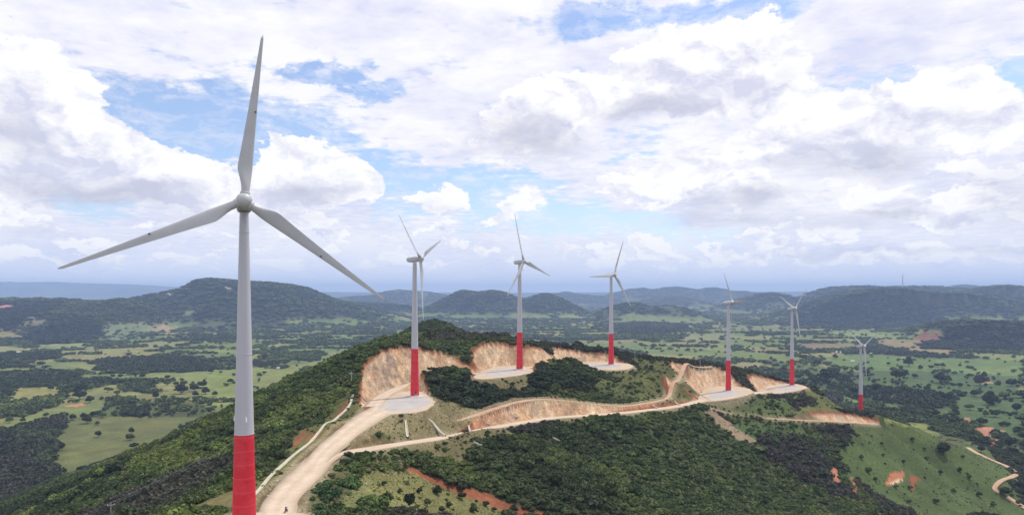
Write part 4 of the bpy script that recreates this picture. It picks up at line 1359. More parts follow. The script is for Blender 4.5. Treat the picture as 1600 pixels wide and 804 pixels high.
def make_turbine(X, Y, Z, H, R, psi, theta, label, r0=2.55, r1=1.15, detail=False, band=28.0, base_mat='red', group='wind turbines along the ridge'):
    root = empty('wind_turbine', (X, Y, Z))
    tag(root, label, 'wind turbine', group)
    hb = band / 80 * H if H > 75 else 21.0
    top = H - 1.9
    rad = lambda z: r0 + (r1 - r0) * (z / top) ** .92
    n = 40 if detail else 24
    lo = MB(); lo.lathe([(rad(0) + .25, -2.5), (rad(0) + .25, .25), (rad(0), .26)] + [(rad(z), z) for z in np.linspace(1, hb, 10)], n)
    base = lo.build('tower_base', M[base_mat], root, True)
    if detail: base['label'] = 'red painted lower tower with pale weld seams'
    ft = MB(); ft.lathe([(r0 + 2.6, -1.5), (r0 + 2.6, .32), (r0 + 2.3, .5), (r0 + .3, .62)], 28); ft.build('footing', M['polec'], root, False)
    up = MB()
    pr = []
    for z in np.linspace(hb, top, 20): pr.append((rad(z), z))
    up.lathe(pr, n)
    for zf in (hb + 18, top - 4.5, hb):
        rr = rad(zf) + .05
        up.lathe([(rr - .06, zf - .12), (rr, zf - .1), (rr, zf + .1), (rr - .06, zf + .12)], n)
    tw = up.build('tower', M['white'], root, True)
    # service door with steps, facing the road side
    a = math.radians(-70)
    for nm, mat, w, h, dz, off in (('door', M['dark'], .9, 2.1, 2.3, .0),):
        d = MB(); rr = rad(dz) + .03
        d.box((rr * math.cos(a), rr * math.sin(a), dz), (w, .16, h), a + math.pi / 2)
        d.build(nm, mat, base)
    st = MB()
    for k in range(5):
        rr = rad(0) + .5 + .3 * (4 - k)
        st.box((rr * math.cos(a), rr * math.sin(a), .35 + k * .22), (1.1, .32, .12), a + math.pi / 2)
    for s in (-.55, .55):
        p = Vector(((rad(0) + .3) * math.cos(a) - s * math.sin(a), (rad(0) + .3) * math.sin(a) + s * math.cos(a), 2.2))
        q = Vector(((rad(0) + 1.9) * math.cos(a) - s * math.sin(a), (rad(0) + 1.9) * math.sin(a) + s * math.cos(a), 1.2))
        st.tube(p, q, .05); st.tube(q, (q.x, q.y, .2), .05)
    st.build('steps', M['polec'], root)
    if detail:
        # white fittings sit just above the red band
        for ang in (-178, -58):   # small lamps
            f = MB(); aa = math.radians(ang); rr = rad(hb + 3.4)
            f.box(((rr + .08) * math.cos(aa), (rr + .08) * math.sin(aa), hb + 2.9), (.3, .25, .2), aa + math.pi / 2)
            f.lathe([(.19, 0), (.17, .4), (.08, 1.0), (.02, 1.15)], 10, Matrix.Translation(((rr + .14) * math.cos(aa), (rr + .14) * math.sin(aa), hb + 3.0)))
            f.build('warning_light', paint_white, root, True)
    # nacelle along the rotor axis
    tau = math.radians(5)
    psi = math.radians(psi)
    nn = Vector((math.sin(psi) * math.cos(tau), -math.cos(psi) * math.cos(tau), math.sin(tau)))
    u = Vector((math.cos(psi), math.sin(psi), 0))
    w = u.cross(nn) * -1
    if w.z < 0: w = -w
    c = Vector((0, 0, H))
    A = Matrix((( nn.x, u.x, w.x, c.x), (nn.y, u.y, w.y, c.y), (nn.z, u.z, w.z, c.z), (0, 0, 0, 1)))   # local: X forward axis, Y right, Z up
    nac = MB()
    rings = []
    for xx, hw, zb, zt in ((-4.7, 1.0, -.5, 1.0), (-4.45, 1.3, -.95, 1.3), (-3.6, 1.5, -1.35, 1.5), (-1.5, 1.65, -1.65, 1.65), (.8, 1.65, -1.65, 1.65), (1.7, 1.5, -1.5, 1.5), (2.1, 1.25, -1.3, 1.3)):
        ring = []
        for j in range(20):
            t = 2 * math.pi * j / 20
            cx, sy = math.cos(t), math.sin(t)
            px = math.copysign(abs(cx) ** .5, cx) * hw
            pz = math.copysign(abs(sy) ** .5, sy)
            ring.append(tuple(A @ Vector((xx, px, zt * pz if pz > 0 else -zb * pz))))
        rings.append(ring)
    nac.loft(rings)
    nb = nac.build('nacelle', M['white'], root, True)
    an = MB(); an.tube(A @ Vector((-3.9, .5, 1.2)), A @ Vector((-3.9, .5, 2.8)), .05, .04, 6); an.tube(A @ Vector((-3.9, .1, 2.5)), A @ Vector((-3.9, .9, 2.5)), .04, .04, 6)
    an.build('weather_mast', M['dark'], nb)
    # hub
    hubm = MB()
    prof = [(1.3, 2.1), (1.62, 2.3), (1.78, 3.0), (1.8, 3.8), (1.7, 4.5), (1.36, 5.1), (.85, 5.5), (.3, 5.68), (.04, 5.7)]
    B = A @ Matrix(((0, 0, 1, 0), (1, 0, 0, 0), (0, 1, 0, 0), (0, 0, 0, 1)))
    hubm.lathe(prof, 32, B)
    hub = hubm.build('hub', M['hub'], root, True)
    hc = A @ Vector((3.75, 0, 0))
    bm_ = blade_mb(R, 1.3, 40 if detail else 24, 22 if detail else 14)
    for k in range(3):
        t = math.radians(theta) + k * 2 * math.pi / 3
        d = u * math.cos(t) + w * math.sin(t)
        # trailing edge lies counter-clockwise of the blade as seen from the front
        e = -u * math.sin(t) + w * math.cos(t)
        D = Matrix(((d.x, e.x, nn.x, hc.x), (d.y, e.y, nn.y, hc.y), (d.z, e.z, nn.z, hc.z), (0, 0, 0, 1)))
        me = bpy.data.meshes.new('blade')
        me.from_pydata([tuple(D @ Vector(q)) for q in bm_.v], [], bm_.f)
        for p in me.polygons: p.use_smooth = True
        bo = link_mesh('blade', me, M['blade'], root)
        col = MB()
        E = D @ Matrix(((0, 0, 1, 0), (1, 0, 0, 0), (0, 1, 0, 0), (0, 0, 0, 1)))
        col.lathe([(1.02, 1.35), (1.08, 1.45), (1.08, 1.9), (.98, 2.05)], 24, E)
        col.build('root_collar', M['hub'], bo, True)
        if detail:
            sm = MB()
            # dark receptor dot and a seam on the blade face
            sm.box((0, 0, 0), (.35, .35, .1))
            o2 = sm.build('lightning_receptor', M['dark'], bo)
            uu = .53
            o2.matrix_local = D @ Matrix.Translation((R * uu, -.25, .62))
    return root


paint_white = paint_mat('lamp_white', (.85, .85, .85), .4, .03, 2)
make_turbine(*W(381.5, HY + 60 * F / 160, 160)[:2], 140.2, 80, 38.5, 21, 84, 'nearest and largest turbine, standing far in front of the others beside the wide road', r0=2.85, r1=.98, detail=True)
make_turbine(-56.5, 409, 140.2, 79.5, 36.5, 75, 21, 'turbine before the tall tan cutting beside the wide road, rotor seen almost edge-on')
make_turbine(5.7, 524, 143.2, 80, 37, 56, 104, 'turbine between the two cuttings behind the knob of dark bushes, one blade nearly upright')
make_turbine(88.6, 629, 136.2, 80, 35, 42, 64, 'turbine on the pad right of the dark knob, one blade pointing level to the left')
make_turbine(197.3, 642, 111.2, 80, 34, 92, 56, 'turbine before the pale triangular cutting, one blade level to the right')
make_turbine(291.5, 733, 104.2, 79.5, 34, 42, 38, 'turbine on the small pale pad at the far end of the wide gravel road')
zt7 = float(ground(np.array([378.]), np.array([764.]))[0])
make_turbine(378.5, 764, 69.8, 72.5, 34, 33, 27, 'lowest turbine, standing behind the pale mound at the right')
x8, y8, z8 = W(1410.5, 453, 4950)
z8 = float(ground(np.array([x8]), np.array([y8]))[0])
make_turbine(x8, y8, z8, 98, 34, 70, 95, 'tiny far turbine on the crest of the dark right-hand hill', r0=3.6, r1=2.4, base_mat='white', group=None)


# ------------------------------------------------------------------ masts on the far left hill
def far_mast(px, py, h, label):
    X = (px - CX) / F * 4950
    z = float(ground(np.array([X]), np.array([4950.]))[0])
    mb = MB()
    root = empty('radio_mast', (X, 4950, z))
    tag(root, label, 'mast', 'masts on the far left hill')
    mb.box((0, 0, h / 2), (4.0, 4.0, h), 0, .5)
    mb.build('mast_shaft', paint_white, root)
    b = MB(); b.box((0, 0, h * .9), (7.5, 3, 1.6)); b.build('crossbar', paint_white, root)


far_mast(398, 441, 24, 'small white mast on the hill crest just right of the near tower')
far_mast(391, 446, 16, 'shorter white mast half hidden by the near tower on the hill crest')


# ------------------------------------------------------------------ power poles and cables
def power_pole(X, Y, h, label, rz=0.0, arm=2.4, r=.17):
    z = float(ground(np.array([X]), np.array([Y]))[0])
    root = empty('power_pole', (X, Y, z), rz)
    tag(root, label, 'pole', 'power poles on the ridge')
    p = MB(); p.tube((0, 0, -1), (0, 0, h), r, r * .62, 10); p.build('shaft', M['polec'], root, True)
    c = MB(); c.box((0, 0, h - .75), (arm, .16, .18)); c.build('crossarm', M['polec'], root)
    for s in (-.92, 0, .92):
        i = MB()
        zz = h - .66 if s else h
        i.lathe([(.05, 0), (.10, .05), (.06, .12), (.10, .18), (.04, .3)], 8, Matrix.Translation((s * arm / 2, 0, zz)))
        i.build('insulator', paint_white, root, True)
    return root, z


pa, za = power_pole(-151, 265, 9.5, 'pale concrete power pole with crossarm among bushes at the bottom left', .5)
xb, yb, _ = hit(549, 603)
pb, zb = power_pole(xb, yb, 8, 'thin power pole beside the upper end of the concrete ditch', .4)
for px, py, lb in ((992, 563, 'thin power pole on the crest where the grassy side of the dark knob ends'), (1094, 572, 'thin power pole on the crest above the top of the pale triangular cutting'), (1146, 575, 'thin power pole right of the tower that stands before the pale triangular cutting')):
    X, Y, Z = hit(px, py)
    power_pole(X, Y, 9, lb, .2)


def cable(a, b, sag, label):
    a, b = Vector(a), Vector(b)
    mb = MB()
    pts = []
    for i in range(25):
        t = i / 24
        p = a.lerp(b, t); p.z -= sag * 4 * t * (1 - t)
        pts.append(p)
    rings = []
    for p in pts:
        d = (b - a).normalized(); u_ = Vector((0, 0, 1)); w_ = d.cross(u_).normalized()
        rings.append([tuple(p + (u_ * math.cos(k * math.pi / 2) + w_ * math.sin(k * math.pi / 2)) * .013) for k in range(4)])
    mb.loft(rings)
    tag(mb.build('power_cable', M['wire']), label, 'cable', 'cables between the power poles')


for s, lb in ((-1.1, 'left-hand thin cable strung from the bottom left pole up the slope'), (0, 'middle thin cable strung from the bottom left pole up the slope'), (1.1, 'right-hand thin cable strung from the bottom left pole up the slope')):
    zz = 9.5 + (.3 if s == 0 else -.36)
    cable((-151 + s * math.cos(.5), 265 + s * math.sin(.5), za + zz), (xb + s * math.cos(.4), yb + s * math.sin(.4), zb + 8 - .36 + (.66 if s == 0 else 0)), 3, lb)
    zq = float(ground(np.array([-215.]), np.array([222.]))[0])
    cable((-151 + s * math.cos(.5), 265 + s * math.sin(.5), za + zz), (-225 + s * .7, 215 + s * .7, zq + 9), 1.5, lb.replace('up the slope', 'down to the left'))


# ------------------------------------------------------------------ rocks
def boulder(px, py, wpx, label, seed, name='boulder', group=None, flat=.7):
    X, Y, Z = hit(px, py)
    r = wpx / 2 * Y / F
    g = np.random.default_rng(seed)
    v, f = ICO2
    pl = g.normal(size=(9, 3)); pl /= np.linalg.norm(pl, axis=1)[:, None]
    k = np.ones(len(v))
    for p in pl:
        d = v @ p
        k = np.minimum(k, np.where(d > .1, .72 / np.maximum(d, .1) * g.uniform(.85, 1.2), 9))
    vv = v * np.clip(k, .5, 1.1)[:, None] * np.array([1, g.uniform(.7, 1), flat]) * r
    o = link_mesh(name, np_mesh(name, vv, f.ravel(), np.full(len(f), 3), smooth=False), M['stone'], None, (X, Y, Z + r * .25))
    o.rotation_euler = (0, 0, g.uniform(0, 6))
    return tag(o, label, 'rock', group)


boulder(201, 797, 17, 'large pale boulder right of the power pole at the bottom left', 1, flat=.8)
boulder(163, 758, 8, 'small white rock among the bushes above the bottom left pole', 2)
for k, (px, py, w_) in enumerate([(433, 752, 7), (428, 758, 5), (437, 749, 4), (422, 765, 6), (418, 774, 5), (446, 744, 4), (455, 728, 4), (482, 702, 4)]):
    boulder(px, py, w_, 'pale stone lying on the verge between the concrete ditch and the wide road', 10 + k, 'stone', 'stones on the road verge', .6)
for k, (px, py, w_) in enumerate([(620, 736, 5), (600, 742, 4), (572, 756, 5), (560, 768, 4), (545, 742, 6), (632, 752, 4)]):
    boulder(px, py, w_, 'pale stone in the foreground grass patch right of the junction', 30 + k, 'stone', 'stones in the foreground grass patch', .6)
boulder(1153, 706, 7, 'small white rock on the scrubby slope below the brown bare strip', 50)


# ------------------------------------------------------------------ houses in the valley
def house(px, py, wpx, label, roof, rz, two=False):
    X, Y, Z = hit(px, py)
    L = max(9.0, wpx * Y / F)
    Wd, h = L * .6, 3.2
    root = empty('house', (X, Y, Z), rz)
    tag(root, label, 'house', 'far houses in the valley')
    b = MB(); b.box((0, 0, h / 2 - .5), (L, Wd, h + 1)); wl = b.build('wall', M['wallw'], root)
    r_ = MB()
    r_.add([(-L / 2 - .4, -Wd / 2 - .5, h), (L / 2 + .4, -Wd / 2 - .5, h), (L / 2 + .4, Wd / 2 + .5, h), (-L / 2 - .4, Wd / 2 + .5, h), (-L / 2 - .4, 0, h + Wd * .28), (L / 2 + .4, 0, h + Wd * .28)],
           [(0, 1, 5, 4), (2, 3, 4, 5), (1, 2, 5), (3, 0, 4), (3, 2, 1, 0)])
    r_.build('roof', roof, root)
    d = MB(); d.box((L * .1, -Wd / 2 - .03, 1.0), (1.2, .1, 2.1)); d.build('door', M['dark'], root)
    for s in (-.3, .32):
        wn = MB(); wn.box((L * s, -Wd / 2 - .03, 1.6), (1.3, .1, 1.0)); wn.build('window', M['dark'], root)


LH = 'tiny pale house among trees of the left valley below the dark hill'
RH = 'tiny pale house at the far side of the green plain behind the lowest turbine'
for q in [(8, 555, 5), (30, 551, 7), (40, 550, 4), (58, 551, 5), (50, 570, 4), (82, 558, 4), (110, 562, 7), (131, 563, 6), (153, 560, 4), (161, 558, 4), (181, 541, 4)]:
    house(*q, LH, random.choice([M['roof'], M['rooft'], M['roof']]), random.uniform(-.5, .5))
for q in [(1251, 550, 4), (1310, 551, 8), (1332, 565, 5), (1361, 553, 4), (1411, 560, 4), (1302, 552, 4)]:
    house(*q, RH, random.choice([M['roof'], M['roof'], M['rooft']]), random.uniform(-.5, .5))
house(435, 576, 4, 'white house alone on the pasture beside the forested slope', M['roof'], .3)


# ------------------------------------------------------------------ rider on a motorcycle at the bottom of the road
def motorcycle_and_rider():
    X, Y, Z = hit(447, 801)
    Z += .27
    rz = math.radians(78)
    root = empty('motorcycle', (X, Y, Z), rz)
    tag(root, 'small dark motorcycle on the road at the bottom edge of the picture', 'motorcycle')
    for xx in (-.65, .65):
        t = MB()
        rings = []
        for i in range(20):
            a = 2 * math.pi * i / 20
            rings.append([(xx + (.29 + .06 * math.cos(b)) * math.cos(a), .06 * math.sin(b), .32 + (.29 + .06 * math.cos(b)) * math.sin(a)) for b in np.linspace(0, 2 * math.pi, 8, endpoint=False)])
        rings.append(rings[0])
        t.loft(rings, True, False)
        wo = t.build('wheel', M['dark'], root, True)
        s = MB()
        for k in range(6):
            a = math.pi * k / 3
            s.tube((xx, 0, .32), (xx + .26 * math.cos(a), 0, .32 + .26 * math.sin(a)), .012)
        s.build('rim', M['wire'], wo)
    b = MB()
    b.tube((-.65, 0, .32), (-.1, 0, .5), .05); b.tube((-.1, 0, .5), (.45, 0, .8), .06); b.tube((.65, 0, .32), (.42, 0, .95), .04)
    b.box((-.02, 0, .45), (.42, .26, .3)); b.build('frame', M['dark'], root)
    tk = MB(); tk.lathe([(.02, -.24), (.13, -.18), (.16, 0), (.12, .2), (.02, .26)], 12, Matrix.Translation((.2, 0, .82)) @ Matrix.Rotation(math.pi / 2, 4, 'Y'))
    tk.build('fuel_tank', M['red'], root, True)
    st = MB(); st.box((-.32, 0, .8), (.65, .26, .1), 0, .85); st.build('seat', M['dark'], root)
    h = MB(); h.tube((.42, -.36, 1.05), (.42, .36, 1.05), .02); h.tube((.42, 0, .9), (.42, 0, 1.05), .03); h.build('handlebar', M['wire'], root)
    hl = MB(); hl.lathe([(.02, 0), (.09, .03), (.09, .12), (.02, .13)], 12, Matrix.Translation((.5, 0, .9)) @ Matrix.Rotation(math.pi / 2, 4, 'Y')); hl.build('headlight', paint_white, root, True)
    # rider: one skinned body astride the seat
    J = {'pelvis': (-.25, 0, .92, .15), 'waist': (-.2, 0, 1.1, .14), 'chest': (-.1, 0, 1.33, .17), 'neck': (-.03, 0, 1.5, .06), 'head': (.0, 0, 1.63, .10), 'top': (.0, 0, 1.75, .08),
         'hl': (-.22, .12, .9, .11), 'kl': (.2, .24, .8, .075), 'al': (.02, .24, .42, .05), 'tl': (.2, .24, .38, .04), 'hr': (-.22, -.12, .9, .11), 'kr': (.2, -.24, .8, .075), 'ar': (.02, -.24, .42, .05), 'tr': (.2, -.24, .38, .04),
         'sl': (-.08, .2, 1.42, .075), 'el': (.12, .32, 1.2, .05), 'wl': (.38, .3, 1.08, .035), 'pl': (.46, .3, 1.07, .035), 'sr': (-.08, -.2, 1.42, .075), 'er': (.12, -.32, 1.2, .05), 'wr': (.38, -.3, 1.08, .035), 'pr': (.46, -.3, 1.07, .035)}
    E_ = [('pelvis', 'waist'), ('waist', 'chest'), ('chest', 'neck'), ('neck', 'head'), ('head', 'top'), ('pelvis', 'hl'), ('hl', 'kl'), ('kl', 'al'), ('al', 'tl'), ('pelvis', 'hr'), ('hr', 'kr'), ('kr', 'ar'), ('ar', 'tr'),
          ('chest', 'sl'), ('sl', 'el'), ('el', 'wl'), ('wl', 'pl'), ('chest', 'sr'), ('sr', 'er'), ('er', 'wr'), ('wr', 'pr')]
    ks = list(J)
    me = bpy.data.meshes.new('person')
    me.from_pydata([J[k][:3] for k in ks], [(ks.index(a), ks.index(b)) for a, b in E_], [])
    o = link_mesh('person', me, paint_mat('dark_clothes', (.05, .04, .10), .9, .2, 5), None, (X, Y, Z))
    o.rotation_euler = (0, 0, rz)
    sk = o.modifiers.new('skin', 'SKIN')
    for i, k in enumerate(ks):
        me.skin_vertices[0].data[i].radius = (J[k][3], J[k][3])
    me.skin_vertices[0].data[0].use_root = True
    sb = o.modifiers.new('sub', 'SUBSURF'); sb.levels = 2; sb.render_levels = 2
    tag(o, 'rider in dark clothes astride the motorcycle at the bottom of the road', 'person')
    hm = MB(); hm.lathe([(.02, .16), (.09, .14), (.135, .04), (.14, -.03), (.12, -.1), (.05, -.11)], 14, Matrix.Translation((0, 0, 1.69)))
    hm.build('helmet', paint_white, o, True)


motorcycle_and_rider()


# ------------------------------------------------------------------ sky
def pa(px, py):
    az = math.atan((px - CX) / F)
    return az, math.atan((HY - py) / F * math.cos(az))


SUN_EL, SUN_AZ = 60.0, 52.0       # azimuth from the view direction (+Y) towards the right
CUM = [  # px, py, rx, ry, weight
    (30, 120, 75, 60, 1), (95, 165, 60, 50, 1), (150, 225, 62, 45, 1.1), (195, 262, 50, 40, 1), (60, 235, 90, 40, .9), (285, 272, 50, 32, 1.1), (320, 292, 45, 28, 1), (250, 285, 50, 25, .8), (10, 260, 60, 30, .7),
    (465, 252, 40, 28, 1.15), (515, 255, 38, 26, 1.0), (555, 285, 38, 22, .8), (435, 272, 35, 30, .9), (500, 292, 70, 24, .8), (470, 325, 90, 16, .5),
    (655, 312, 24, 18, .9), (700, 312, 28, 18, .9), (815, 312, 36, 18, .8), (780, 342, 36, 9, .8), (536, 374, 13, 13, .95), (60, 320, 32, 12, .8), (5, 335, 18, 22, .8),
    (1010, 100, 45, 38, 1), (1060, 85, 45, 36, 1), (1120, 100, 50, 45, 1), (1190, 75, 42, 42, 1.2), (1235, 120, 42, 42, 1), (1100, 140, 90, 34, .8), (890, 150, 70, 28, .9), (850, 160, 50, 28, .8), (820, 210, 90, 30, .8),
    (1400, 165, 70, 30, 1), (1460, 165, 70, 45, .8), (1330, 180, 55, 28, 1), (1270, 200, 60, 26, .9), (1190, 220, 50, 22, .8), (1340, 235, 90, 24, .7), (1550, 200, 70, 50, .7),
    (1000, 285, 60, 24, .8), (1090, 262, 60, 22, .8), (1170, 300, 80, 12, .7), (1370, 300, 28, 18, 1.1), (1395, 300, 20, 14, 1.), (1360, 325, 30, 12, .7), (1490, 315, 40, 22, 1), (1540, 310, 40, 20, .9), (1450, 340, 30, 16, .8), (1490, 345, 70, 18, .6),
    (995, 378, 18, 10, 1.1), (1020, 385, 28, 12, 1.1), (1045, 395, 25, 9, .9), (932, 390, 16, 8, 1), (960, 400, 22, 7, .8), (880, 391, 9, 8, .9), (1108, 388, 11, 10, 1.1), (1140, 398, 40, 8, .7), (1210, 372, 26, 14, .9), (1270, 372, 14, 9, .8), (1240, 400, 36, 9, .7),
    (1340, 405, 44, 7, 1), (1420, 402, 44, 8, .9), (1500, 395, 40, 6, .8), (1580, 395, 30, 6, .7),
    (70, 405, 60, 8, .7), (170, 405, 40, 8, .7), (30, 385, 30, 12, .7), (170, 380, 60, 12, .6), (650, 366, 16, 8, .8), (760, 393, 30, 7, .7), (705, 415, 40, 5, .6), (410, 390, 18, 7, .6), (440, 365, 30, 10, .6),
]
HOLE = [
    (215, 160, 50, 32, 1.1), (285, 175, 65, 36, 1.3), (360, 190, 55, 32, 1.1), (430, 215, 55, 30, .8), (240, 225, 38, 26, 1.0), (320, 235, 60, 20, .8), (530, 122, 55, 12, 1.15), (590, 143, 28, 10, 1.1), (450, 108, 40, 10, .9), (500, 195, 60, 14, .6), (560, 235, 70, 18, .7),
    (600, 275, 40, 26, 1.0), (640, 280, 60, 14, .9), (730, 290, 40, 20, .9), (830, 282, 40, 12, 1.0), (860, 335, 50, 22, 1.1), (950, 345, 80, 20, 1.0), (1020, 350, 40, 14, .9), (745, 335, 30, 24, .8), (620, 330, 40, 20, .6), (1120, 375, 40, 12, .7),
    (110, 315, 60, 14, .8), (20, 268, 26, 10, .9), (160, 330, 40, 14, .7), (1585, 125, 30, 34, 1.2), (1560, 145, 30, 14, .7), (900, 42, 40, 16, .75), (960, 30, 50, 16, .7), (1090, 12, 90, 14, .85), (1115, 42, 12, 14, .8), (1200, 20, 50, 14, .7), (1290, 145, 40, 14, .8), (1390, 115, 60, 16, .65), (905, 108, 22, 8, .6),
    (815, 40, 20, 10, .6), (12, 22, 14, 8, .8), (990, 205, 50, 14, .5), (1000, 240, 40, 10, .6), (85, 70, 45, 26, .35),
]
GREY = [
    (110, 292, 110, 16, .9), (190, 308, 70, 12, .8), (15, 205, 60, 30, .8), (490, 300, 60, 18, 1.0), (460, 345, 90, 10, .5), (820, 215, 80, 26, 1.1), (1030, 160, 70, 14, .9), (980, 175, 60, 10, .5), (1350, 250, 80, 22, 1.0), (1210, 258, 40, 12, .6), (1170, 310, 80, 13, 1.1), (1120, 345, 70, 12, .7),
    (1240, 120, 30, 26, .5), (1390, 330, 40, 7, .8), (1400, 395, 200, 6, .7), (1300, 350, 100, 14, .5), (260, 290, 60, 10, .6), (300, 340, 60, 16, .4), (1590, 330, 60, 40, .5), (1480, 180, 60, 20, .35), (680, 325, 40, 8, .5), (1560, 270, 60, 20, .4), (60, 360, 90, 12, .4),
]


def build_world():
    w = bpy.data.worlds.new('World')
    scene.world = w
    w.use_nodes = True
    nt = w.node_tree
    for n in list(nt.nodes): nt.nodes.remove(n)
    L = nt.links.new
    out = nt.nodes.new('ShaderNodeOutputWorld')
    bg = nt.nodes.new('ShaderNodeBackground')
    L(bg.outputs[0], out.inputs[0])
    sky = nt.nodes.new('ShaderNodeTexSky')
    sky.sky_type = 'NISHITA'
    sky.sun_disc = False
    sky.sun_elevation = math.radians(SUN_EL)
    sky.sun_rotation = math.radians(SUN_AZ)
    sky.air_density, sky.dust_density, sky.ozone_density = 1.0, .6, 2.0

    def math_n(op, *a):
        n = nt.nodes.new('ShaderNodeMath'); n.operation = op
        for i, v in enumerate(a):
            if isinstance(v, bpy.types.NodeSocket): L(v, n.inputs[i])
            else: n.inputs[i].default_value = v
        return n.outputs[0]

    def vmath(op, *a, out_=0):
        n = nt.nodes.new('ShaderNodeVectorMath'); n.operation = op
        for i, v in enumerate(a):
            if isinstance(v, bpy.types.NodeSocket): L(v, n.inputs[i])
            else: n.inputs[i].default_value = v
        return n.outputs[out_]

    tc = nt.nodes.new('ShaderNodeTexCoord')
    sep = nt.nodes.new('ShaderNodeSeparateXYZ')
    L(tc.outputs['Generated'], sep.inputs[0])
    az = math_n('ARCTAN2', sep.outputs[0], sep.outputs[1])
    el = math_n('ARCSINE', sep.outputs[2])
    cb = nt.nodes.new('ShaderNodeCombineXYZ')
    L(az, cb.inputs[0]); L(el, cb.inputs[1])
    p0 = cb.outputs[0]
    # finer, flatter structure towards the horizon, as with any flat cloud layer
    def nz(vec, scale, det, rough, sx=1.0, sy=1.0, typ=None):
        v = vmath('MULTIPLY', vec, (sx, sy, 1))
        return noise(nt, scale, det, rough, v)
    # cloud deck coordinate: direction projected to a flat layer
    zc = math_n('MAXIMUM', math_n('ADD', sep.outputs[2], .06), .02)
    dv = nt.nodes.new('ShaderNodeVectorMath'); dv.operation = 'DIVIDE'
    cz = nt.nodes.new('ShaderNodeCombineXYZ')
    for i in range(3): L(zc, cz.inputs[i])
    L(tc.outputs['Generated'], dv.inputs[0]); L(cz.outputs[0], dv.inputs[1])
    deck = dv.outputs[0]
    warp = nz(p0, 9, 5, .62, 1, 1.6)
    wv = vmath('MULTIPLY', vmath('SUBTRACT', warp.outputs['Color'], (.5, .5, .5)), (.11, .055, 0))
    p1 = vmath('ADD', p0, wv)

    def blobs(p, lst, grow=1.0):
        acc = None
        for px, py, rx, ry, wt in lst:
            a, e = pa(px, py)
            sx = grow * rx / F * math.cos(a) ** 1.6
            sy = grow * ry / F * math.cos(a)
            q = vmath('MULTIPLY_ADD', p, (1 / sx, 1 / sy, 0), (-a / sx, -e / sy, 0))
            d = vmath('DOT_PRODUCT', q, q, out_=1)
            g = math_n('POWER', .50, d)
            acc = math_n('MULTIPLY', g, wt) if acc is None else math_n('MULTIPLY_ADD', g, wt, acc)
        return acc

    puff = nz(p0, 26, 9, .62, 1, 1.5)          # cauliflower edges
    puffv = math_n('SUBTRACT', puff.outputs[0], .5)
    wv2 = vmath('MULTIPLY', vmath('SUBTRACT', puff.outputs['Color'], (.5, .5, .5)), (.085, .06, 0))
    p2 = vmath('ADD', p1, wv2)
    D = blobs(p2, CUM)
    D = math_n('MULTIPLY_ADD', puffv, .95, D)
    off = vmath('ADD', p2, (.012, .030, 0))
    D2 = blobs(off, CUM)
    acum = maprange(nt, D, .46, .62, 0, 1)
    nt.nodes[-1].interpolation_type = 'SMOOTHSTEP' if hasattr(nt.nodes[-1], 'interpolation_type') else None
    lit = maprange(nt, math_n('MULTIPLY_ADD', puffv, -1.0, D2), .5, 2.3, 1, 0)

    H = blobs(p2, HOLE, 1.12)
    deckn = noise(nt, 3.2, 9, .62, deck)
    deckn2 = noise(nt, 8, 8, .58, deck)
    cov = math_n('MULTIPLY_ADD', H, -.60, .84)
    cov = math_n('MULTIPLY_ADD', math_n('SUBTRACT', deckn.outputs[0], .5), .85, cov)
    cov = math_n('MULTIPLY_ADD', math_n('SUBTRACT', deckn2.outputs[0], .5), 1.25, cov)
    abg = maprange(nt, cov, .26, .66, 0, 1)
    wisp = nz(p1, 20, 8, .62, 1, 2.6)
    abg = math_n('MAXIMUM', abg, maprange(nt, wisp.outputs[0], .46, .66, .08, .62))
    G = blobs(p1, GREY)
    wn = nz(p0, 14, 7, .6, 1, 2.0)
    G = math_n('MULTIPLY', G, maprange(nt, wn.outputs[0], .3, .65, .5, 1.2))

    # colours in scene radiance
    skyc = nt.nodes.new('ShaderNodeMix'); skyc.data_type = 'RGBA'; skyc.blend_type = 'MULTIPLY'; skyc.inputs[0].default_value = 1
    L(sky.outputs[0], skyc.inputs[6]); skyc.inputs[7].default_value = (SKY_K * 1.06, SKY_K * 1.06, SKY_K * 1.14, 1)
    white, lav, grey = (1.04, 1.03, 1.06), (.76, .78, .97), (.58, .59, .72)
    wn2 = nz(p0, 5, 8, .6, 1, 2.4)
    deckc = mix_col(nt, maprange(nt, math_n('ADD', math_n('MULTIPLY', wn2.outputs[0], .7), math_n('MULTIPLY', deckn2.outputs[0], .3)), .36, .56, 0, 1), lav, white)
    # thicker cover high up is whiter, the air near the horizon veils the deck
    c = mix_col(nt, abg, skyc.outputs[2], deckc)
    hz = maprange(nt, el, .0, .13, 1, 0)
    hz = math_n('POWER', hz, 2.0)
    veil = (.78, .86, 1.08)
    c = mix_col(nt, math_n('MULTIPLY', hz, .85), c, veil)
    mid = nz(p2, 15, 5, .55, 1, 1.5)
    lit = math_n('MULTIPLY_ADD', math_n('SUBTRACT', mid.outputs[0], .5), 1.5, lit)
    lit = math_n('MINIMUM', math_n('MAXIMUM', lit, 0.0), 1.0)
    pr = nz(p1, 19, 7, .58, 1, 1.5)
    pr2 = nz(vmath('ADD', p1, (.006, .013, 0)), 19, 7, .58, 1, 1.5)
    rel = math_n('SUBTRACT', pr.outputs[0], pr2.outputs[0])
    lit = math_n('MULTIPLY_ADD', rel, 3.2, lit)
    lit = math_n('MINIMUM', math_n('MAXIMUM', lit, 0.0), 1.0)
    # field of small fair-weather clouds above the horizon
    fs = (1, 2.3)
    fa = nz(p1, 16, 9, .6, *fs)
    fb = nz(vmath('ADD', p1, (.006, .012, 0)), 16, 9, .6, *fs)
    band = math_n('MULTIPLY', maprange(nt, el, .012, .05, 0, 1), maprange(nt, el, .16, .26, 1, 0))
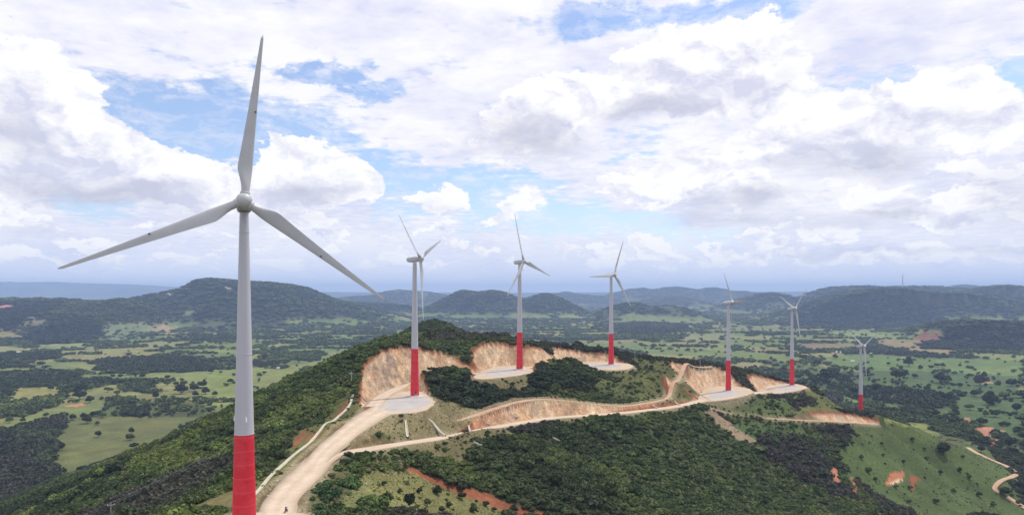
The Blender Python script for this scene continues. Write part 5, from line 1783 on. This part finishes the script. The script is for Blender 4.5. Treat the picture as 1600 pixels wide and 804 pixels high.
    fcov = math_n('MULTIPLY_ADD', H, -.16, fa.outputs[0])
    af = math_n('MULTIPLY', maprange(nt, fcov, .515, .56, 0, 1), band)
    flit = maprange(nt, math_n('SUBTRACT', fa.outputs[0], fb.outputs[0]), -.10, .07, 0, 1)
    c = mix_col(nt, af, c, mix_col(nt, flit, (.72, .74, .93), (1.10, 1.09, 1.09)))
    cumc = mix_col(nt, lit, (.74, .75, .90), (1.12, 1.11, 1.10))
    c = mix_col(nt, acum, c, cumc)
    gf = maprange(nt, G, .15, 1.1, 0, .8)
    c = mix_col(nt, gf, c, grey)
    hz2 = maprange(nt, el, .0, .09, 1, 0)
    c = mix_col(nt, math_n('MULTIPLY', math_n('POWER', hz2, 2.0), .45), c, veil)
    # below the horizon
    low = maprange(nt, el, -.02, -.005, 1, 0)
    c = mix_col(nt, low, c, (.10, .12, .10))
    L(c, bg.inputs[0])
    bg.inputs[1].default_value = 1.0
    try:
        w.cycles.sampling_method = 'MANUAL'
        w.cycles.sample_map_resolution = 512
    except Exception: pass


SKY_K = .15
build_world()

sun = bpy.data.lights.new('sun', 'SUN')
sun.energy = 3.0
sun.angle = math.radians(.6)
sun.color = (1.0, .95, .87)
so = bpy.data.objects.new('sun', sun)
COL.objects.link(so)
el_, az_ = math.radians(SUN_EL), math.radians(SUN_AZ)
sd = Vector((math.sin(az_) * math.cos(el_), math.cos(az_) * math.cos(el_), math.sin(el_)))
so.rotation_euler = sd.to_track_quat('Z', 'Y').to_euler()
so.location = (200, 300, 900)


# ------------------------------------------------------------------ air
def build_haze():
    mb = MB()
    mb.box((0, 0, 265), (59000, 59000, 590))
    m = bpy.data.materials.new('haze')
    m.use_nodes = True
    nt = m.node_tree
    for n in list(nt.nodes): nt.nodes.remove(n)
    out = nt.nodes.new('ShaderNodeOutputMaterial')
    v = nt.nodes.new('ShaderNodeVolumePrincipled')
    v.inputs['Color'].default_value = (.47, .63, 1.0, 1)
    v.inputs['Density'].default_value = HAZE
    nt.links.new(v.outputs[0], out.inputs['Volume'])
    o = mb.build('haze', m)
    tag(o, kind='stuff')
    o['label'] = 'thin blue air over the valley'


HAZE = 6.8e-5
build_haze()

# ------------------------------------------------------------------ camera and render settings
cam = bpy.data.cameras.new('camera')
cam.sensor_width = 36
cam.lens = 36 * F / 1600
cam.shift_y = (HY - 402) / 1600
cam.clip_start, cam.clip_end = 1, 100000
co = bpy.data.objects.new('camera', cam)
COL.objects.link(co)
co.location = (0, 0, CZ)
co.rotation_euler = (math.pi / 2, 0, 0)
scene.camera = co
scene.view_settings.view_transform = 'Standard'
scene.view_settings.look = 'None'
scene.view_settings.exposure = 0
scene.view_settings.gamma = 1
cy = scene.cycles
cy.max_bounces = 5
cy.diffuse_bounces = 2
cy.glossy_bounces = 2
cy.transmission_bounces = 2
cy.volume_bounces = 2
cy.transparent_max_bounces = 8
cy.use_denoising = True
try: cy.denoiser = 'OPENIMAGEDENOISE'
except Exception: pass
